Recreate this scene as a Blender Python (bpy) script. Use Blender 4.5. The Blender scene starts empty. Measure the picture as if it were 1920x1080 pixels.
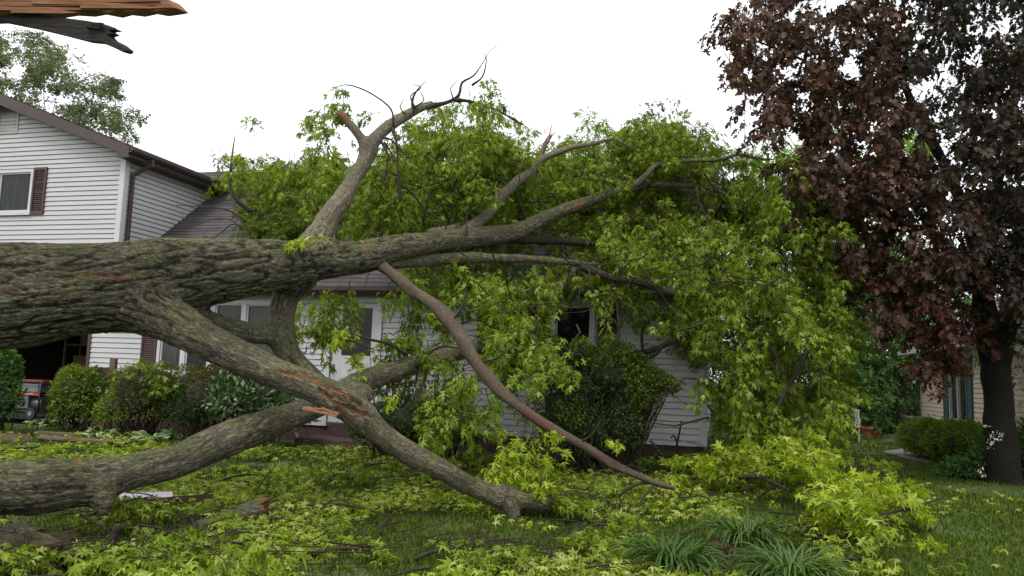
import bpy, math
import numpy as np
from math import sin, cos, tan, radians, pi
from mathutils import Matrix, Vector

scene = bpy.context.scene
COL = scene.collection
rng = np.random.default_rng(11)

# ------------------------------------------------------------------ camera
F = 1450.0
PITCH, ROLL, CZ = radians(6.3), radians(2.0), 1.4
cf = np.array([0, cos(PITCH), sin(PITCH)])
_r = np.array([1.0, 0, 0]); _u = np.array([0, -sin(PITCH), cos(PITCH)])
CR = _r * cos(ROLL) + _u * sin(ROLL)
CU = _u * cos(ROLL) - _r * sin(ROLL)
C0 = np.array([0, 0, CZ])
cam = bpy.data.cameras.new('camera')
cam.sensor_width = 36.0; cam.lens = F / 1920 * 36.0
cam.clip_start = 0.05; cam.clip_end = 2000
camo = bpy.data.objects.new('camera', cam); COL.objects.link(camo)
M = Matrix(((CR[0], CU[0], -cf[0], C0[0]), (CR[1], CU[1], -cf[1], C0[1]), (CR[2], CU[2], -cf[2], C0[2]), (0, 0, 0, 1)))
camo.matrix_world = M
scene.camera = camo

# ------------------------------------------------------------------ sky, sun, exposure
SUN_EL, SUN_ROT = radians(58), radians(-150)
world = bpy.data.worlds.new('World'); scene.world = world; world.use_nodes = True
wn, wl = world.node_tree.nodes, world.node_tree.links
wn.clear()
sky = wn.new('ShaderNodeTexSky'); sky.sky_type = 'NISHITA'; sky.sun_disc = False
sky.sun_elevation = SUN_EL; sky.sun_rotation = SUN_ROT; sky.dust_density = 4.0
b1 = wn.new('ShaderNodeBackground'); b1.inputs['Strength'].default_value = 0.05
b2 = wn.new('ShaderNodeBackground'); b2.inputs['Color'].default_value = (1.0, 1.0, 1.0, 1); b2.inputs['Strength'].default_value = 1.0
ad = wn.new('ShaderNodeAddShader'); wo = wn.new('ShaderNodeOutputWorld')
wl.new(sky.outputs[0], b1.inputs['Color']); wl.new(b1.outputs[0], ad.inputs[0]); wl.new(b2.outputs[0], ad.inputs[1])
wl.new(ad.outputs[0], wo.inputs['Surface'])
sun = bpy.data.lights.new('sun', 'SUN'); sun.energy = 1.1; sun.angle = radians(14); sun.color = (1.0, 0.97, 0.92)
suno = bpy.data.objects.new('sun', sun); COL.objects.link(suno)
sd = Vector((sin(-SUN_ROT) * cos(SUN_EL) * -1, cos(SUN_ROT) * cos(SUN_EL), sin(SUN_EL)))
suno.rotation_euler = sd.to_track_quat('Z', 'Y').to_euler()
scene.view_settings.view_transform = 'Standard'
scene.view_settings.look = 'None'
scene.view_settings.exposure = 0.4
scene.view_settings.gamma = 1.0

# ------------------------------------------------------------------ pixel helpers (photograph pixels, 1920 x 1080)
def ray(px, py): return cf + (px - 960) / F * CR + (540 - py) / F * CU
def at(px, py, Y):
    d = ray(px, py); return C0 + d * (Y / d[1])
def gp(px, py, z=0.0):
    d = ray(px, py); return C0 + d * ((z - CZ) / d[2])
def project(P):
    d = P - C0; w = d @ cf
    return np.stack([960 + F * (d @ CR) / w, 540 - F * (d @ CU) / w, w], -1)

ANG = radians(15); HY = 13.48
EX = np.array([cos(ANG), -sin(ANG), 0]); EB = np.array([sin(ANG), cos(ANG), 0]); HO = np.array([0, HY, 0.0])
EAVE, RIDGE, PITCHR, RD = 2.86, 6.36, 0.8, 4.0
def house_hit(px, py):
    """world Y where the pixel ray meets the house front wall or main roof"""
    d = ray(px, py)
    t = ((HO - C0) @ EB) / (d @ EB); q = C0 + d * t - HO
    u, z = q @ EX, q[2]
    if u > 3.4: return 99.0
    if z < EAVE: return (C0 + d * t)[1]
    n = np.array([0, 0, 1.0]) - PITCHR * EB
    o = HO + EB * -0.35 + np.array([0, 0, EAVE])
    t = ((o - C0) @ n) / (d @ n); q = C0 + d * t
    if t <= 0 or q[2] > RIDGE or (q - HO) @ EX > 3.5: return 99.0
    return q[1]

# ------------------------------------------------------------------ noise
def hash3(i, j, k):
    h = (i * 374761393 + j * 668265263 + k * 1274126177) & 0xFFFFFFFF
    h = ((h ^ (h >> 13)) * 1274126177) & 0xFFFFFFFF
    return ((h ^ (h >> 16)) & 0xFFFF) / 65535.0
def vnoise(P):
    P = np.asarray(P, float); I = np.floor(P).astype(np.int64); f = P - I; f = f * f * (3 - 2 * f)
    r = 0
    for a in (0, 1):
        for b in (0, 1):
            for c in (0, 1):
                w = (f[:, 0] if a else 1 - f[:, 0]) * (f[:, 1] if b else 1 - f[:, 1]) * (f[:, 2] if c else 1 - f[:, 2])
                r = r + w * hash3(I[:, 0] + a, I[:, 1] + b, I[:, 2] + c)
    return r
def unit(v): return v / np.maximum(np.linalg.norm(v, axis=-1, keepdims=True), 1e-9)

# ------------------------------------------------------------------ objects
def tag(o, label=None, cat=None, group=None, kind=None):
    if label: o['label'] = label
    if cat: o['category'] = cat
    if group: o['group'] = group
    if kind: o['kind'] = kind
    return o
def thing(name, label, cat, loc, group=None, rotz=0.0):
    o = bpy.data.objects.new(name, None); COL.objects.link(o)
    o.location = Vector(loc); o.rotation_euler = (0, 0, rotz); o.empty_display_size = 0.2
    return tag(o, label, cat, group)
def add_mesh(name, V, faces, mats, parent=None, local=False, attrs=None, smooth=True):
    """faces: list of (array (n,k), material index); mats: list of materials. V is in world space unless local."""
    V = np.asarray(V, np.float64)
    p = parent; off = np.zeros(3)
    if not local:
        while p is not None:
            off = off + np.array(p.location); p = p.parent
        V = V - off
    me = bpy.data.meshes.new(name)
    me.vertices.add(len(V)); me.vertices.foreach_set('co', V.astype(np.float32).ravel())
    idx, tot, mi = [], [], []
    for f, m in faces:
        f = np.asarray(f, np.int64)
        if len(f) == 0: continue
        idx.append(f.ravel()); tot.append(np.full(len(f), f.shape[1])); mi.append(np.full(len(f), m))
    idx, tot, mi = np.concatenate(idx), np.concatenate(tot), np.concatenate(mi)
    me.loops.add(len(idx)); me.loops.foreach_set('vertex_index', idx.astype(np.int32))
    me.polygons.add(len(tot))
    st = np.concatenate([[0], np.cumsum(tot)[:-1]])
    me.polygons.foreach_set('loop_start', st.astype(np.int32))
    me.polygons.foreach_set('loop_total', tot.astype(np.int32))
    me.polygons.foreach_set('material_index', mi.astype(np.int32))
    me.polygons.foreach_set('use_smooth', np.full(len(tot), smooth))
    for m in mats: me.materials.append(m)
    for k, a in (attrs or {}).items():
        a = np.asarray(a, np.float32)
        at_ = me.attributes.new(k, 'FLOAT_VECTOR' if a.ndim == 2 else 'FLOAT', 'POINT')
        at_.data.foreach_set('vector' if a.ndim == 2 else 'value', a.ravel())
    me.update(calc_edges=True); me.validate()
    o = bpy.data.objects.new(name, me); COL.objects.link(o)
    if parent is not None: o.parent = parent
    return o

class MB:
    """collects boxes, quads and polygons into one mesh"""
    def __init__(s): s.v, s.f = [], []
    def box(s, a, b, m=0):
        x0, y0, z0 = a; x1, y1, z1 = b; n = len(s.v)
        s.v += [(x0, y0, z0), (x1, y0, z0), (x1, y1, z0), (x0, y1, z0), (x0, y0, z1), (x1, y0, z1), (x1, y1, z1), (x0, y1, z1)]
        for q in ((0, 3, 2, 1), (4, 5, 6, 7), (0, 1, 5, 4), (1, 2, 6, 5), (2, 3, 7, 6), (3, 0, 4, 7)): s.f.append((tuple(n + i for i in q), m))
        return s
    def bar(s, p, q, w, h, up=(0, 0, 1), m=0):
        p, q = np.array(p, float), np.array(q, float); d = unit(q - p); x = unit(np.cross(d, up)); y = np.cross(x, d); n = len(s.v)
        for c in (p, q):
            for a, b in ((-1, -1), (1, -1), (1, 1), (-1, 1)): s.v.append(tuple(c + x * w / 2 * a + y * h / 2 * b))
        for k in ((3, 2, 1, 0), (4, 5, 6, 7), (0, 1, 5, 4), (1, 2, 6, 5), (2, 3, 7, 6), (3, 0, 4, 7)): s.f.append((tuple(n + i for i in k), m))
        return s
    def cyl(s, p, q, r0, r1=None, n=14, m=0):
        r1 = r0 if r1 is None else r1
        p, q = np.array(p, float), np.array(q, float); d = unit(q - p); a = np.array([0, 0, 1.0]) if abs(d[2]) < .9 else np.array([1.0, 0, 0])
        x = unit(np.cross(d, a)); y = np.cross(d, x); b = len(s.v)
        for c, r in ((p, r0), (q, r1)):
            for i in range(n): s.v.append(tuple(c + r * (x * cos(2 * pi * i / n) + y * sin(2 * pi * i / n))))
        for i in range(n): s.f.append(((b + i, b + (i + 1) % n, b + n + (i + 1) % n, b + n + i), m))
        s.f.append((tuple(b + n - 1 - i for i in range(n)), m)); s.f.append((tuple(b + n + i for i in range(n)), m))
        return s
    def poly(s, pts, m=0):
        n = len(s.v); s.v += [tuple(p) for p in pts]; s.f.append((tuple(range(n, n + len(pts))), m)); return s
    def prism(s, pts, ext, m=0):
        n = len(s.v); k = len(pts); e = np.array(ext, float)
        s.v += [tuple(p) for p in pts] + [tuple(np.array(p, float) + e) for p in pts]
        s.f.append((tuple(range(n + k - 1, n - 1, -1)), m)); s.f.append((tuple(range(n + k, n + 2 * k)), m))
        for i in range(k): s.f.append(((n + i, n + (i + 1) % k, n + k + (i + 1) % k, n + k + i), m))
        return s
    def build(s, name, mats, parent=None, local=True, smooth=False, bevel=0.0):
        by = {}
        for f, m in s.f: by.setdefault((len(f), m), []).append(f)
        o = add_mesh(name, np.array(s.v), [(np.array(fs), m) for (k, m), fs in by.items()], mats if isinstance(mats, list) else [mats], parent, local, smooth=smooth)
        if bevel:
            b = o.modifiers.new('bevel', 'BEVEL'); b.width = bevel; b.segments = 2; b.limit_method = 'ANGLE'
        return o

# ------------------------------------------------------------------ materials
def mat(name):
    m = bpy.data.materials.new(name); m.use_nodes = True; nt = m.node_tree
    return m, nt.nodes, nt.links, nt.nodes['Principled BSDF']
def ramp(n, stops, interp='LINEAR'):
    r = n.new('ShaderNodeValToRGB'); r.color_ramp.interpolation = interp
    e = r.color_ramp.elements
    while len(e) < len(stops): e.new(0.5)
    for i, (p, c) in enumerate(stops): e[i].position = p; e[i].color = (*c, 1)
    return r
def noise(n, l, vec, scale, detail=4, rough=0.6):
    t = n.new('ShaderNodeTexNoise'); t.inputs['Scale'].default_value = scale; t.inputs['Detail'].default_value = detail; t.inputs['Roughness'].default_value = rough
    if vec is not None: l.new(vec, t.inputs['Vector'])
    return t
def mixc(n, l, fac, a, b, mode='MIX'):
    x = n.new('ShaderNodeMix'); x.data_type = 'RGBA'; x.blend_type = mode
    for s, v in ((x.inputs[0], fac), (x.inputs[6], a), (x.inputs[7], b)):
        if hasattr(v, 'is_linked'): l.new(v, s)
        elif isinstance(v, tuple): s.default_value = (*v, 1)
        else: s.default_value = v
    return x.outputs[2]
def plain(name, c, rough=0.6, var=0.25, scale=6.0, metal=0.0, spec=0.4, bump=0.0, stretch=(1, 1, 1)):
    m, n, l, p = mat(name)
    tc = n.new('ShaderNodeTexCoord'); mp = n.new('ShaderNodeMapping'); mp.inputs['Scale'].default_value = stretch
    l.new(tc.outputs['Object'], mp.inputs[0])
    t = noise(n, l, mp.outputs[0], scale, 6)
    r = ramp(n, [(0.25, tuple(x * (1 - var) for x in c)), (0.75, tuple(min(1, x * (1 + var)) for x in c))])
    l.new(t.outputs['Fac'], r.inputs[0]); l.new(r.outputs[0], p.inputs['Base Color'])
    p.inputs['Roughness'].default_value = rough; p.inputs['Metallic'].default_value = metal; p.inputs['Specular IOR Level'].default_value = spec
    if bump:
        b = n.new('ShaderNodeBump'); b.inputs['Strength'].default_value = bump; b.inputs['Distance'].default_value = 0.01
        l.new(t.outputs['Fac'], b.inputs['Height']); l.new(b.outputs[0], p.inputs['Normal'])
    return m
def leafmat(name, cols, transl=0.35, rough=0.6, under=1.2, spec=0.16):
    m, n, l, p = mat(name)
    g = n.new('ShaderNodeNewGeometry')
    k = len(cols); r = ramp(n, [(i / max(1, k - 1), c) for i, c in enumerate(cols)])
    l.new(g.outputs['Random Per Island'], r.inputs[0])
    t = noise(n, l, g.outputs['Position'], 1.3, 2)
    r2 = ramp(n, [(0.3, (0.75, 0.78, 0.7)), (0.7, (1.2, 1.15, 1.1))]); l.new(t.outputs['Fac'], r2.inputs[0])
    c1 = mixc(n, l, 1.0, r.outputs[0], r2.outputs[0], 'MULTIPLY')
    c2 = mixc(n, l, g.outputs['Backfacing'], c1, mixc(n, l, 1.0, c1, (under, under, under * 1.3), 'MULTIPLY'))
    l.new(c2, p.inputs['Base Color']); p.inputs['Roughness'].default_value = rough; p.inputs['Specular IOR Level'].default_value = spec
    tr = n.new('ShaderNodeBsdfTranslucent'); l.new(mixc(n, l, 1.0, c1, (1.25, 1.25, 0.5), 'MULTIPLY'), tr.inputs[0])
    ms = n.new('ShaderNodeMixShader'); ms.inputs[0].default_value = transl
    l.new(p.outputs[0], ms.inputs[1]); l.new(tr.outputs[0], ms.inputs[2]); l.new(ms.outputs[0], n['Material Output'].inputs['Surface'])
    return m
def barkmat(name, dark, mid, light, moss=0.5, scale=1.0, bump=0.9, raw=(0.27, 0.13, 0.065)):
    m, n, l, p = mat(name)
    a = n.new('ShaderNodeAttribute'); a.attribute_name = 'bark'
    mp = n.new('ShaderNodeMapping'); mp.inputs['Scale'].default_value = (scale, scale, scale * 0.36); l.new(a.outputs['Vector'], mp.inputs[0])
    w = noise(n, l, mp.outputs[0], 6, 3)
    add = n.new('ShaderNodeVectorMath'); add.operation = 'MULTIPLY_ADD'; l.new(w.outputs['Color'], add.inputs[0]); add.inputs[1].default_value = (0.09, 0.09, 0.09); l.new(mp.outputs[0], add.inputs[2])
    v = noise(n, l, add.outputs[0], 24, 7, 0.6)
    v2 = noise(n, l, add.outputs[0], 52, 5, 0.65)
    def ridge(t, e):
        a1 = n.new('ShaderNodeMath'); a1.operation = 'MULTIPLY_ADD'; l.new(t.outputs['Fac'], a1.inputs[0]); a1.inputs[1].default_value = 2; a1.inputs[2].default_value = -1
        a2 = n.new('ShaderNodeMath'); a2.operation = 'ABSOLUTE'; l.new(a1.outputs[0], a2.inputs[0])
        a3 = n.new('ShaderNodeMath'); a3.operation = 'MULTIPLY'; l.new(a2.outputs[0], a3.inputs[0]); a3.inputs[1].default_value = e; a3.use_clamp = True
        return a3.outputs[0]
    f = noise(n, l, mp.outputs[0], 120, 5, 0.7)
    h0 = n.new('ShaderNodeMath'); h0.operation = 'MULTIPLY_ADD'; l.new(ridge(v, 3.0), h0.inputs[0]); h0.inputs[1].default_value = 0.62
    h1 = n.new('ShaderNodeMath'); h1.operation = 'MULTIPLY'; l.new(ridge(v2, 4.0), h1.inputs[0]); l.new(ridge(v, 3.0), h1.inputs[1]); h1b = n.new('ShaderNodeMath'); h1b.operation = 'MULTIPLY'; l.new(h1.outputs[0], h1b.inputs[0]); h1b.inputs[1].default_value = 0.24; l.new(h1b.outputs[0], h0.inputs[2])
    h = n.new('ShaderNodeMath'); h.operation = 'MULTIPLY_ADD'; l.new(f.outputs['Fac'], h.inputs[0]); h.inputs[1].default_value = 0.3; l.new(h0.outputs[0], h.inputs[2])
    md = tuple((x + y) / 2 for x, y in zip(dark, mid))
    cr = ramp(n, [(0.12, tuple(x * .55 for x in dark)), (0.3, md), (0.6, mid), (1.05, tuple((x + y) / 2 for x, y in zip(mid, light)))]); l.new(h.outputs[0], cr.inputs[0])
    big = noise(n, l, a.outputs['Vector'], 1.7, 5, 0.65); bg_ = ramp(n, [(0.3, (0.7, 0.68, 0.64)), (0.5, (1.0, 0.97, 0.92)), (0.7, (1.3, 1.2, 1.1))]); l.new(big.outputs['Fac'], bg_.inputs[0])
    crm = mixc(n, l, 1.0, cr.outputs[0], bg_.outputs[0], 'MULTIPLY')
    g = n.new('ShaderNodeNewGeometry')
    mn = noise(n, l, g.outputs['Position'], 3.5, 9, 0.75)
    sx = n.new('ShaderNodeSeparateXYZ'); l.new(g.outputs['Normal'], sx.inputs[0])
    mm = n.new('ShaderNodeMath'); mm.operation = 'MULTIPLY_ADD'; l.new(sx.outputs['Z'], mm.inputs[0]); mm.inputs[1].default_value = 0.13; l.new(mn.outputs['Fac'], mm.inputs[2])
    mr = ramp(n, [(0.36, (0, 0, 0)), (0.75, (moss, moss, moss))]); l.new(mm.outputs[0], mr.inputs[0])
    mc = mixc(n, l, 1.0, crm, (0.9, 1.1, 0.45), 'MULTIPLY')
    mc2 = mixc(n, l, 0.25, mc, (0.1, 0.115, 0.03))
    c = mixc(n, l, mr.outputs[0], crm, mc2)
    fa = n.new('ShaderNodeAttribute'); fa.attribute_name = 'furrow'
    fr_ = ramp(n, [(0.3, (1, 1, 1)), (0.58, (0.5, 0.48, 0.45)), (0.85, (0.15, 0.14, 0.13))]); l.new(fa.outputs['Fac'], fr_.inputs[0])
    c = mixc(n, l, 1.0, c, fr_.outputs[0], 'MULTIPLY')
    ra = n.new('ShaderNodeAttribute'); ra.attribute_name = 'raw'
    rn = noise(n, l, mp.outputs[0], 60, 4)
    rc = ramp(n, [(0.3, tuple(x * 0.55 for x in raw)), (0.7, tuple(min(1, x * 1.35) for x in raw))]); l.new(rn.outputs['Fac'], rc.inputs[0])
    c = mixc(n, l, ra.outputs['Fac'], c, rc.outputs[0])
    l.new(c, p.inputs['Base Color']); p.inputs['Roughness'].default_value = 0.85; p.inputs['Specular IOR Level'].default_value = 0.25
    b = n.new('ShaderNodeBump'); b.inputs['Strength'].default_value = bump; b.inputs['Distance'].default_value = 0.03
    l.new(h.outputs[0], b.inputs['Height']); l.new(b.outputs[0], p.inputs['Normal'])
    return m

MT = {}
MT['bark'] = barkmat('silver_maple_bark', (0.05, 0.046, 0.039), (0.2, 0.182, 0.15), (0.36, 0.33, 0.27), 0.75, 1.15)
MT['bark_fine'] = barkmat('upper_limb_bark', (0.075, 0.066, 0.056), (0.25, 0.22, 0.18), (0.38, 0.345, 0.285), 0.3, 1.7, 0.7)
MT['bark_smooth'] = barkmat('young_limb_bark', (0.06, 0.045, 0.038), (0.105, 0.082, 0.066), (0.15, 0.125, 0.1), 0.3, 2.4, 0.35, raw=(0.1, 0.05, 0.038))
MT['bark_dark'] = barkmat('dark_twig_bark', (0.022, 0.017, 0.013), (0.05, 0.04, 0.032), (0.085, 0.07, 0.055), 0.2, 2.4, 0.4)
MT['bark_black'] = barkmat('purple_maple_bark', (0.008, 0.008, 0.007), (0.024, 0.021, 0.019), (0.045, 0.04, 0.035), 0.25, 1.4, 0.9)
MT['bark_shaded'] = barkmat('shade_darkened_bark', (0.02, 0.018, 0.015), (0.07, 0.062, 0.045), (0.13, 0.12, 0.08), 0.7, 1.15, raw=(0.2, 0.16, 0.09))  # log end's shade under the limb is put into this darker bark colour
MT['bark_flat'] = plain('black_torn_bark', (0.022, 0.018, 0.016), 0.9, 0.7, 5, bump=1.0, stretch=(1.5, 10, 10))
MT['wood'] = plain('torn_wood', (0.2, 0.095, 0.045), 0.8, 0.6, 7, stretch=(1, 9, 9), bump=0.6)
MT['wood_dark'] = plain('weathered_torn_wood', (0.2, 0.09, 0.04), 0.85, 0.6, 5, stretch=(.7, 12, 12), bump=0.8)
MT['wood_pale'] = plain('pale_torn_wood', (0.5, 0.3, 0.15), 0.7, 0.4, 14, bump=0.4)
MT['leaf'] = leafmat('silver_maple_leaf', [(0.095, 0.155, 0.01), (0.15, 0.225, 0.015), (0.215, 0.3, 0.026), (0.29, 0.37, 0.08)], 0.42)
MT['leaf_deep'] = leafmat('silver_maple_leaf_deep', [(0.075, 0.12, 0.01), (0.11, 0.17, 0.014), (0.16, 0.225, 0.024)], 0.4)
MT['leaf_lime'] = leafmat('silver_maple_leaf_lime', [(0.15, 0.235, 0.01), (0.23, 0.325, 0.015), (0.31, 0.4, 0.026), (0.38, 0.44, 0.08)], 0.42)
MT['leaf_purple'] = leafmat('purple_maple_leaf', [(0.045, 0.025, 0.017), (0.07, 0.035, 0.021), (0.105, 0.055, 0.034), (0.056, 0.044, 0.026)], 0.28, 0.55, 1.3, 0.25)
MT['leaf_rust'] = leafmat('rust_maple_leaf', [(0.05, 0.025, 0.02), (0.085, 0.036, 0.022), (0.12, 0.05, 0.028), (0.06, 0.042, 0.03)], 0.35, 0.45)
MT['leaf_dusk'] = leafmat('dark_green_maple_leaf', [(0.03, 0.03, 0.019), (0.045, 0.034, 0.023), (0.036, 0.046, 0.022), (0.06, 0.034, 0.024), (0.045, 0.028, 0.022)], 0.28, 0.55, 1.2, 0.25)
MT['leaf_bg'] = leafmat('background_leaf', [(0.04, 0.1, 0.022), (0.065, 0.14, 0.028), (0.09, 0.18, 0.035)], 0.35)
MT['leaf_bglight'] = leafmat('light_background_leaf', [(0.12, 0.22, 0.03), (0.17, 0.3, 0.045), (0.2, 0.33, 0.06)], 0.4)
MT['leaf_grey'] = leafmat('greyish_leaf', [(0.09, 0.13, 0.05), (0.13, 0.175, 0.07), (0.14, 0.125, 0.08)], 0.35)
MT['leaf_bush'] = leafmat('bush_leaf', [(0.085, 0.135, 0.016), (0.14, 0.21, 0.024), (0.2, 0.27, 0.04)], 0.3)
MT['leaf_red'] = leafmat('reddish_bush_leaf', [(0.07, 0.09, 0.016), (0.11, 0.1, 0.026), (0.15, 0.085, 0.04), (0.1, 0.15, 0.024)], 0.25)
MT['leaf_dark'] = leafmat('dark_shrub_leaf', [(0.022, 0.045, 0.012), (0.035, 0.065, 0.014), (0.055, 0.09, 0.018)], 0.2)
MT['leaf_yew'] = leafmat('yew_leaf', [(0.045, 0.08, 0.012), (0.08, 0.125, 0.017), (0.13, 0.18, 0.028)], 0.25)
MT['leaf_rhodo'] = leafmat('broad_evergreen_leaf', [(0.045, 0.085, 0.025), (0.07, 0.12, 0.035), (0.1, 0.16, 0.06)], 0.15, 0.3, 1.2, 0.6)
MT['leaf_hedge'] = leafmat('hedge_leaf', [(0.08, 0.13, 0.014), (0.12, 0.19, 0.02), (0.18, 0.25, 0.035)], 0.3)
MT['lily'] = leafmat('daylily_leaf', [(0.04, 0.085, 0.012), (0.058, 0.115, 0.016), (0.085, 0.15, 0.03)], 0.3, 0.45, 1.1, 0.3)
MT['hosta'] = leafmat('hosta_green', [(0.06, 0.13, 0.03), (0.08, 0.17, 0.04)], 0.2, 0.4)
MT['hosta_edge'] = leafmat('hosta_cream', [(0.4, 0.45, 0.22), (0.5, 0.52, 0.3)], 0.3, 0.45)
MT['grass'] = leafmat('grass_blade', [(0.042, 0.08, 0.008), (0.06, 0.108, 0.009), (0.085, 0.132, 0.012), (0.12, 0.14, 0.03)], 0.3, 0.6, 1.0, 0.12)
MT['brownleaf'] = leafmat('copper_leaf', [(0.08, 0.038, 0.026), (0.12, 0.06, 0.035), (0.07, 0.06, 0.025)], 0.3)
MT['blossom'] = leafmat('white_blossom', [(0.6, 0.58, 0.45), (0.75, 0.72, 0.6)], 0.3)
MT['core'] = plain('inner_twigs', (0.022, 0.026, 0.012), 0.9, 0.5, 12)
MT['siding'] = plain('white_siding', (0.44, 0.44, 0.447), 0.5, 0.06, 1.6, stretch=(1, 1, 3), spec=0.35)
MT['beige'] = plain('beige_siding', (0.66, 0.55, 0.44), 0.55, 0.05, 2)
MT['white'] = plain('white_trim', (0.5, 0.505, 0.52), 0.45, 0.05, 3)
MT['offwhite'] = plain('grey_white_trim', (0.4, 0.4, 0.39), 0.5, 0.15, 5)
MT['brown'] = plain('brown_trim', (0.055, 0.034, 0.03), 0.45, 0.2, 3)
MT['shutter'] = plain('brown_shutter', (0.055, 0.031, 0.027), 0.5, 0.12, 4)
MT['glass'] = plain('window_glass', (0.012, 0.012, 0.013), 0.08, 0.4, 2, spec=0.22)
MT['curtain'] = plain('curtain_behind_glass', (0.02, 0.024, 0.018), 0.12, 0.75, 3, stretch=(9, 9, 0.6), spec=0.22)
MT['blind'] = plain('pale_blind_behind_glass', (0.055, 0.055, 0.05), 0.15, 0.5, 5, stretch=(6, 6, 0.6), spec=0.25)
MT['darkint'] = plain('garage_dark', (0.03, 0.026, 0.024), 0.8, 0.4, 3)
MT['boxbrown'] = plain('cardboard', (0.14, 0.08, 0.04), 0.8, 0.3, 4)
MT['brick'] = plain('foundation_brick', (0.06, 0.036, 0.03), 0.85, 0.4, 14, bump=0.6)
MT['teal'] = plain('blue_green_shutter', (0.045, 0.085, 0.095), 0.5, 0.15, 4)
MT['black'] = plain('black_plastic', (0.018, 0.018, 0.02), 0.45, 0.3, 8)
MT['steel'] = plain('dull_steel', (0.16, 0.165, 0.17), 0.4, 0.25, 8, metal=0.6)
MT['grey'] = plain('grey_plastic', (0.16, 0.17, 0.18), 0.5, 0.2, 6)
MT['red'] = plain('red_paint', (0.32, 0.03, 0.025), 0.4, 0.2, 6)
MT['terra'] = plain('terracotta', (0.36, 0.13, 0.07), 0.75, 0.15, 12)
MT['board'] = plain('weathered_board', (0.13, 0.09, 0.06), 0.85, 0.35, 8, stretch=(1, 8, 8), bump=0.4)
MT['soil'] = plain('bare_soil', (0.075, 0.05, 0.036), 0.95, 0.45, 9, bump=0.8)
MT['concrete'] = plain('concrete_path', (0.2, 0.185, 0.16), 0.9, 0.25, 7, bump=0.3)
MT['lilac'] = plain('pale_lilac_metal', (0.32, 0.28, 0.31), 0.4, 0.1, 4)

def shingle(name, c):
    m, n, l, p = mat(name)
    tc = n.new('ShaderNodeTexCoord')
    a = n.new('ShaderNodeAttribute'); a.attribute_name = 'bark'
    b = n.new('ShaderNodeTexBrick'); b.inputs['Scale'].default_value = 1.0
    b.inputs['Brick Width'].default_value = 0.3; b.inputs['Row Height'].default_value = 0.14; b.inputs['Mortar Size'].default_value = 0.004
    b.inputs['Color1'].default_value = (*[x * 0.8 for x in c], 1); b.inputs['Color2'].default_value = (*[x * 1.2 for x in c], 1); b.inputs['Mortar'].default_value = (*[x * 0.45 for x in c], 1)
    l.new(a.outputs['Vector'], b.inputs['Vector'])
    t = noise(n, l, tc.outputs['Object'], 1.2, 6, 0.7); r = ramp(n, [(0.3, (0.7, 0.7, 0.72)), (0.7, (1.25, 1.2, 1.2))]); l.new(t.outputs['Fac'], r.inputs[0])
    l.new(mixc(n, l, 1.0, b.outputs['Color'], r.outputs[0], 'MULTIPLY'), p.inputs['Base Color'])
    g = noise(n, l, tc.outputs['Object'], 160, 3); bp = n.new('ShaderNodeBump'); bp.inputs['Strength'].default_value = 0.5; bp.inputs['Distance'].default_value = 0.004
    l.new(g.outputs['Fac'], bp.inputs['Height']); l.new(bp.outputs[0], p.inputs['Normal']); p.inputs['Roughness'].default_value = 0.9
    return m
MT['roof'] = shingle('asphalt_shingles', (0.07, 0.062, 0.065))
MT['roof2'] = shingle('grey_shingles', (0.22, 0.23, 0.26))

# ------------------------------------------------------------------ leaves
def _leaf(half, mids, tris):
    """mirror a half leaf; half: list of (x,y,z); mids: midrib points; tris index 'm0','a'.. by number: mids first then half"""
    nm, nh = len(mids), len(half)
    V = [*mids, *half, *[(-x, y, z) for x, y, z in half]]
    T = []
    for t in tris:
        T.append(t); T.append(tuple((i if i < nm else i + nh) for i in reversed(t)))
    return np.array(V, float), np.array(T)
SILVER = _leaf([(.34, -.04, -.1), (.1, .2, .04), (.34, .4, -.03), (.66, .66, -.2), (.3, .52, .0), (.06, .46, .05), (.2, .74, -.03), (.09, .78, .0)],
               [(0, 0, 0), (0, .3, .0), (0, .56, 0), (0, 1.06, -.18)],
               [(0, 4, 5), (0, 5, 1), (1, 5, 6), (6, 7, 8), (1, 6, 8), (1, 8, 9), (1, 9, 2), (2, 9, 10), (2, 10, 11), (2, 11, 3)])
BROAD = _leaf([(.4, -.05, -.05), (.22, .2, .02), (.64, .48, -.14), (.3, .48, .0), (.17, .52, .03), (.3, .8, -.05)],
              [(0, 0, 0), (0, .3, .0), (0, .58, 0), (0, 1.04, -.14)],
              [(0, 4, 5), (0, 5, 1), (1, 5, 7), (5, 6, 7), (1, 7, 8), (1, 8, 2), (2, 8, 9), (2, 9, 3)])
OVAL = (np.array([(0, 0, 0), (.26, .45, .05), (0, 1, -.08), (-.26, .45, .05)], float), np.array([(0, 1, 2), (0, 2, 3)]))
NEEDLE = (np.array([(0, 0, 0), (.14, .5, .03), (0, 1, -.05), (-.14, .5, .03)], float), np.array([(0, 1, 2), (0, 2, 3)]))
SPRIG = _leaf([(.34, .1, .0), (.1, .24, .02), (.42, .5, -.04), (.1, .56, .02), (.3, .82, -.06)], [(0, 0, 0), (0, .4, 0), (0, .7, 0), (0, 1.05, -.08)],
              [(0, 4, 5), (0, 5, 1), (1, 6, 7), (1, 7, 2), (2, 8, 3)])
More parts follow.
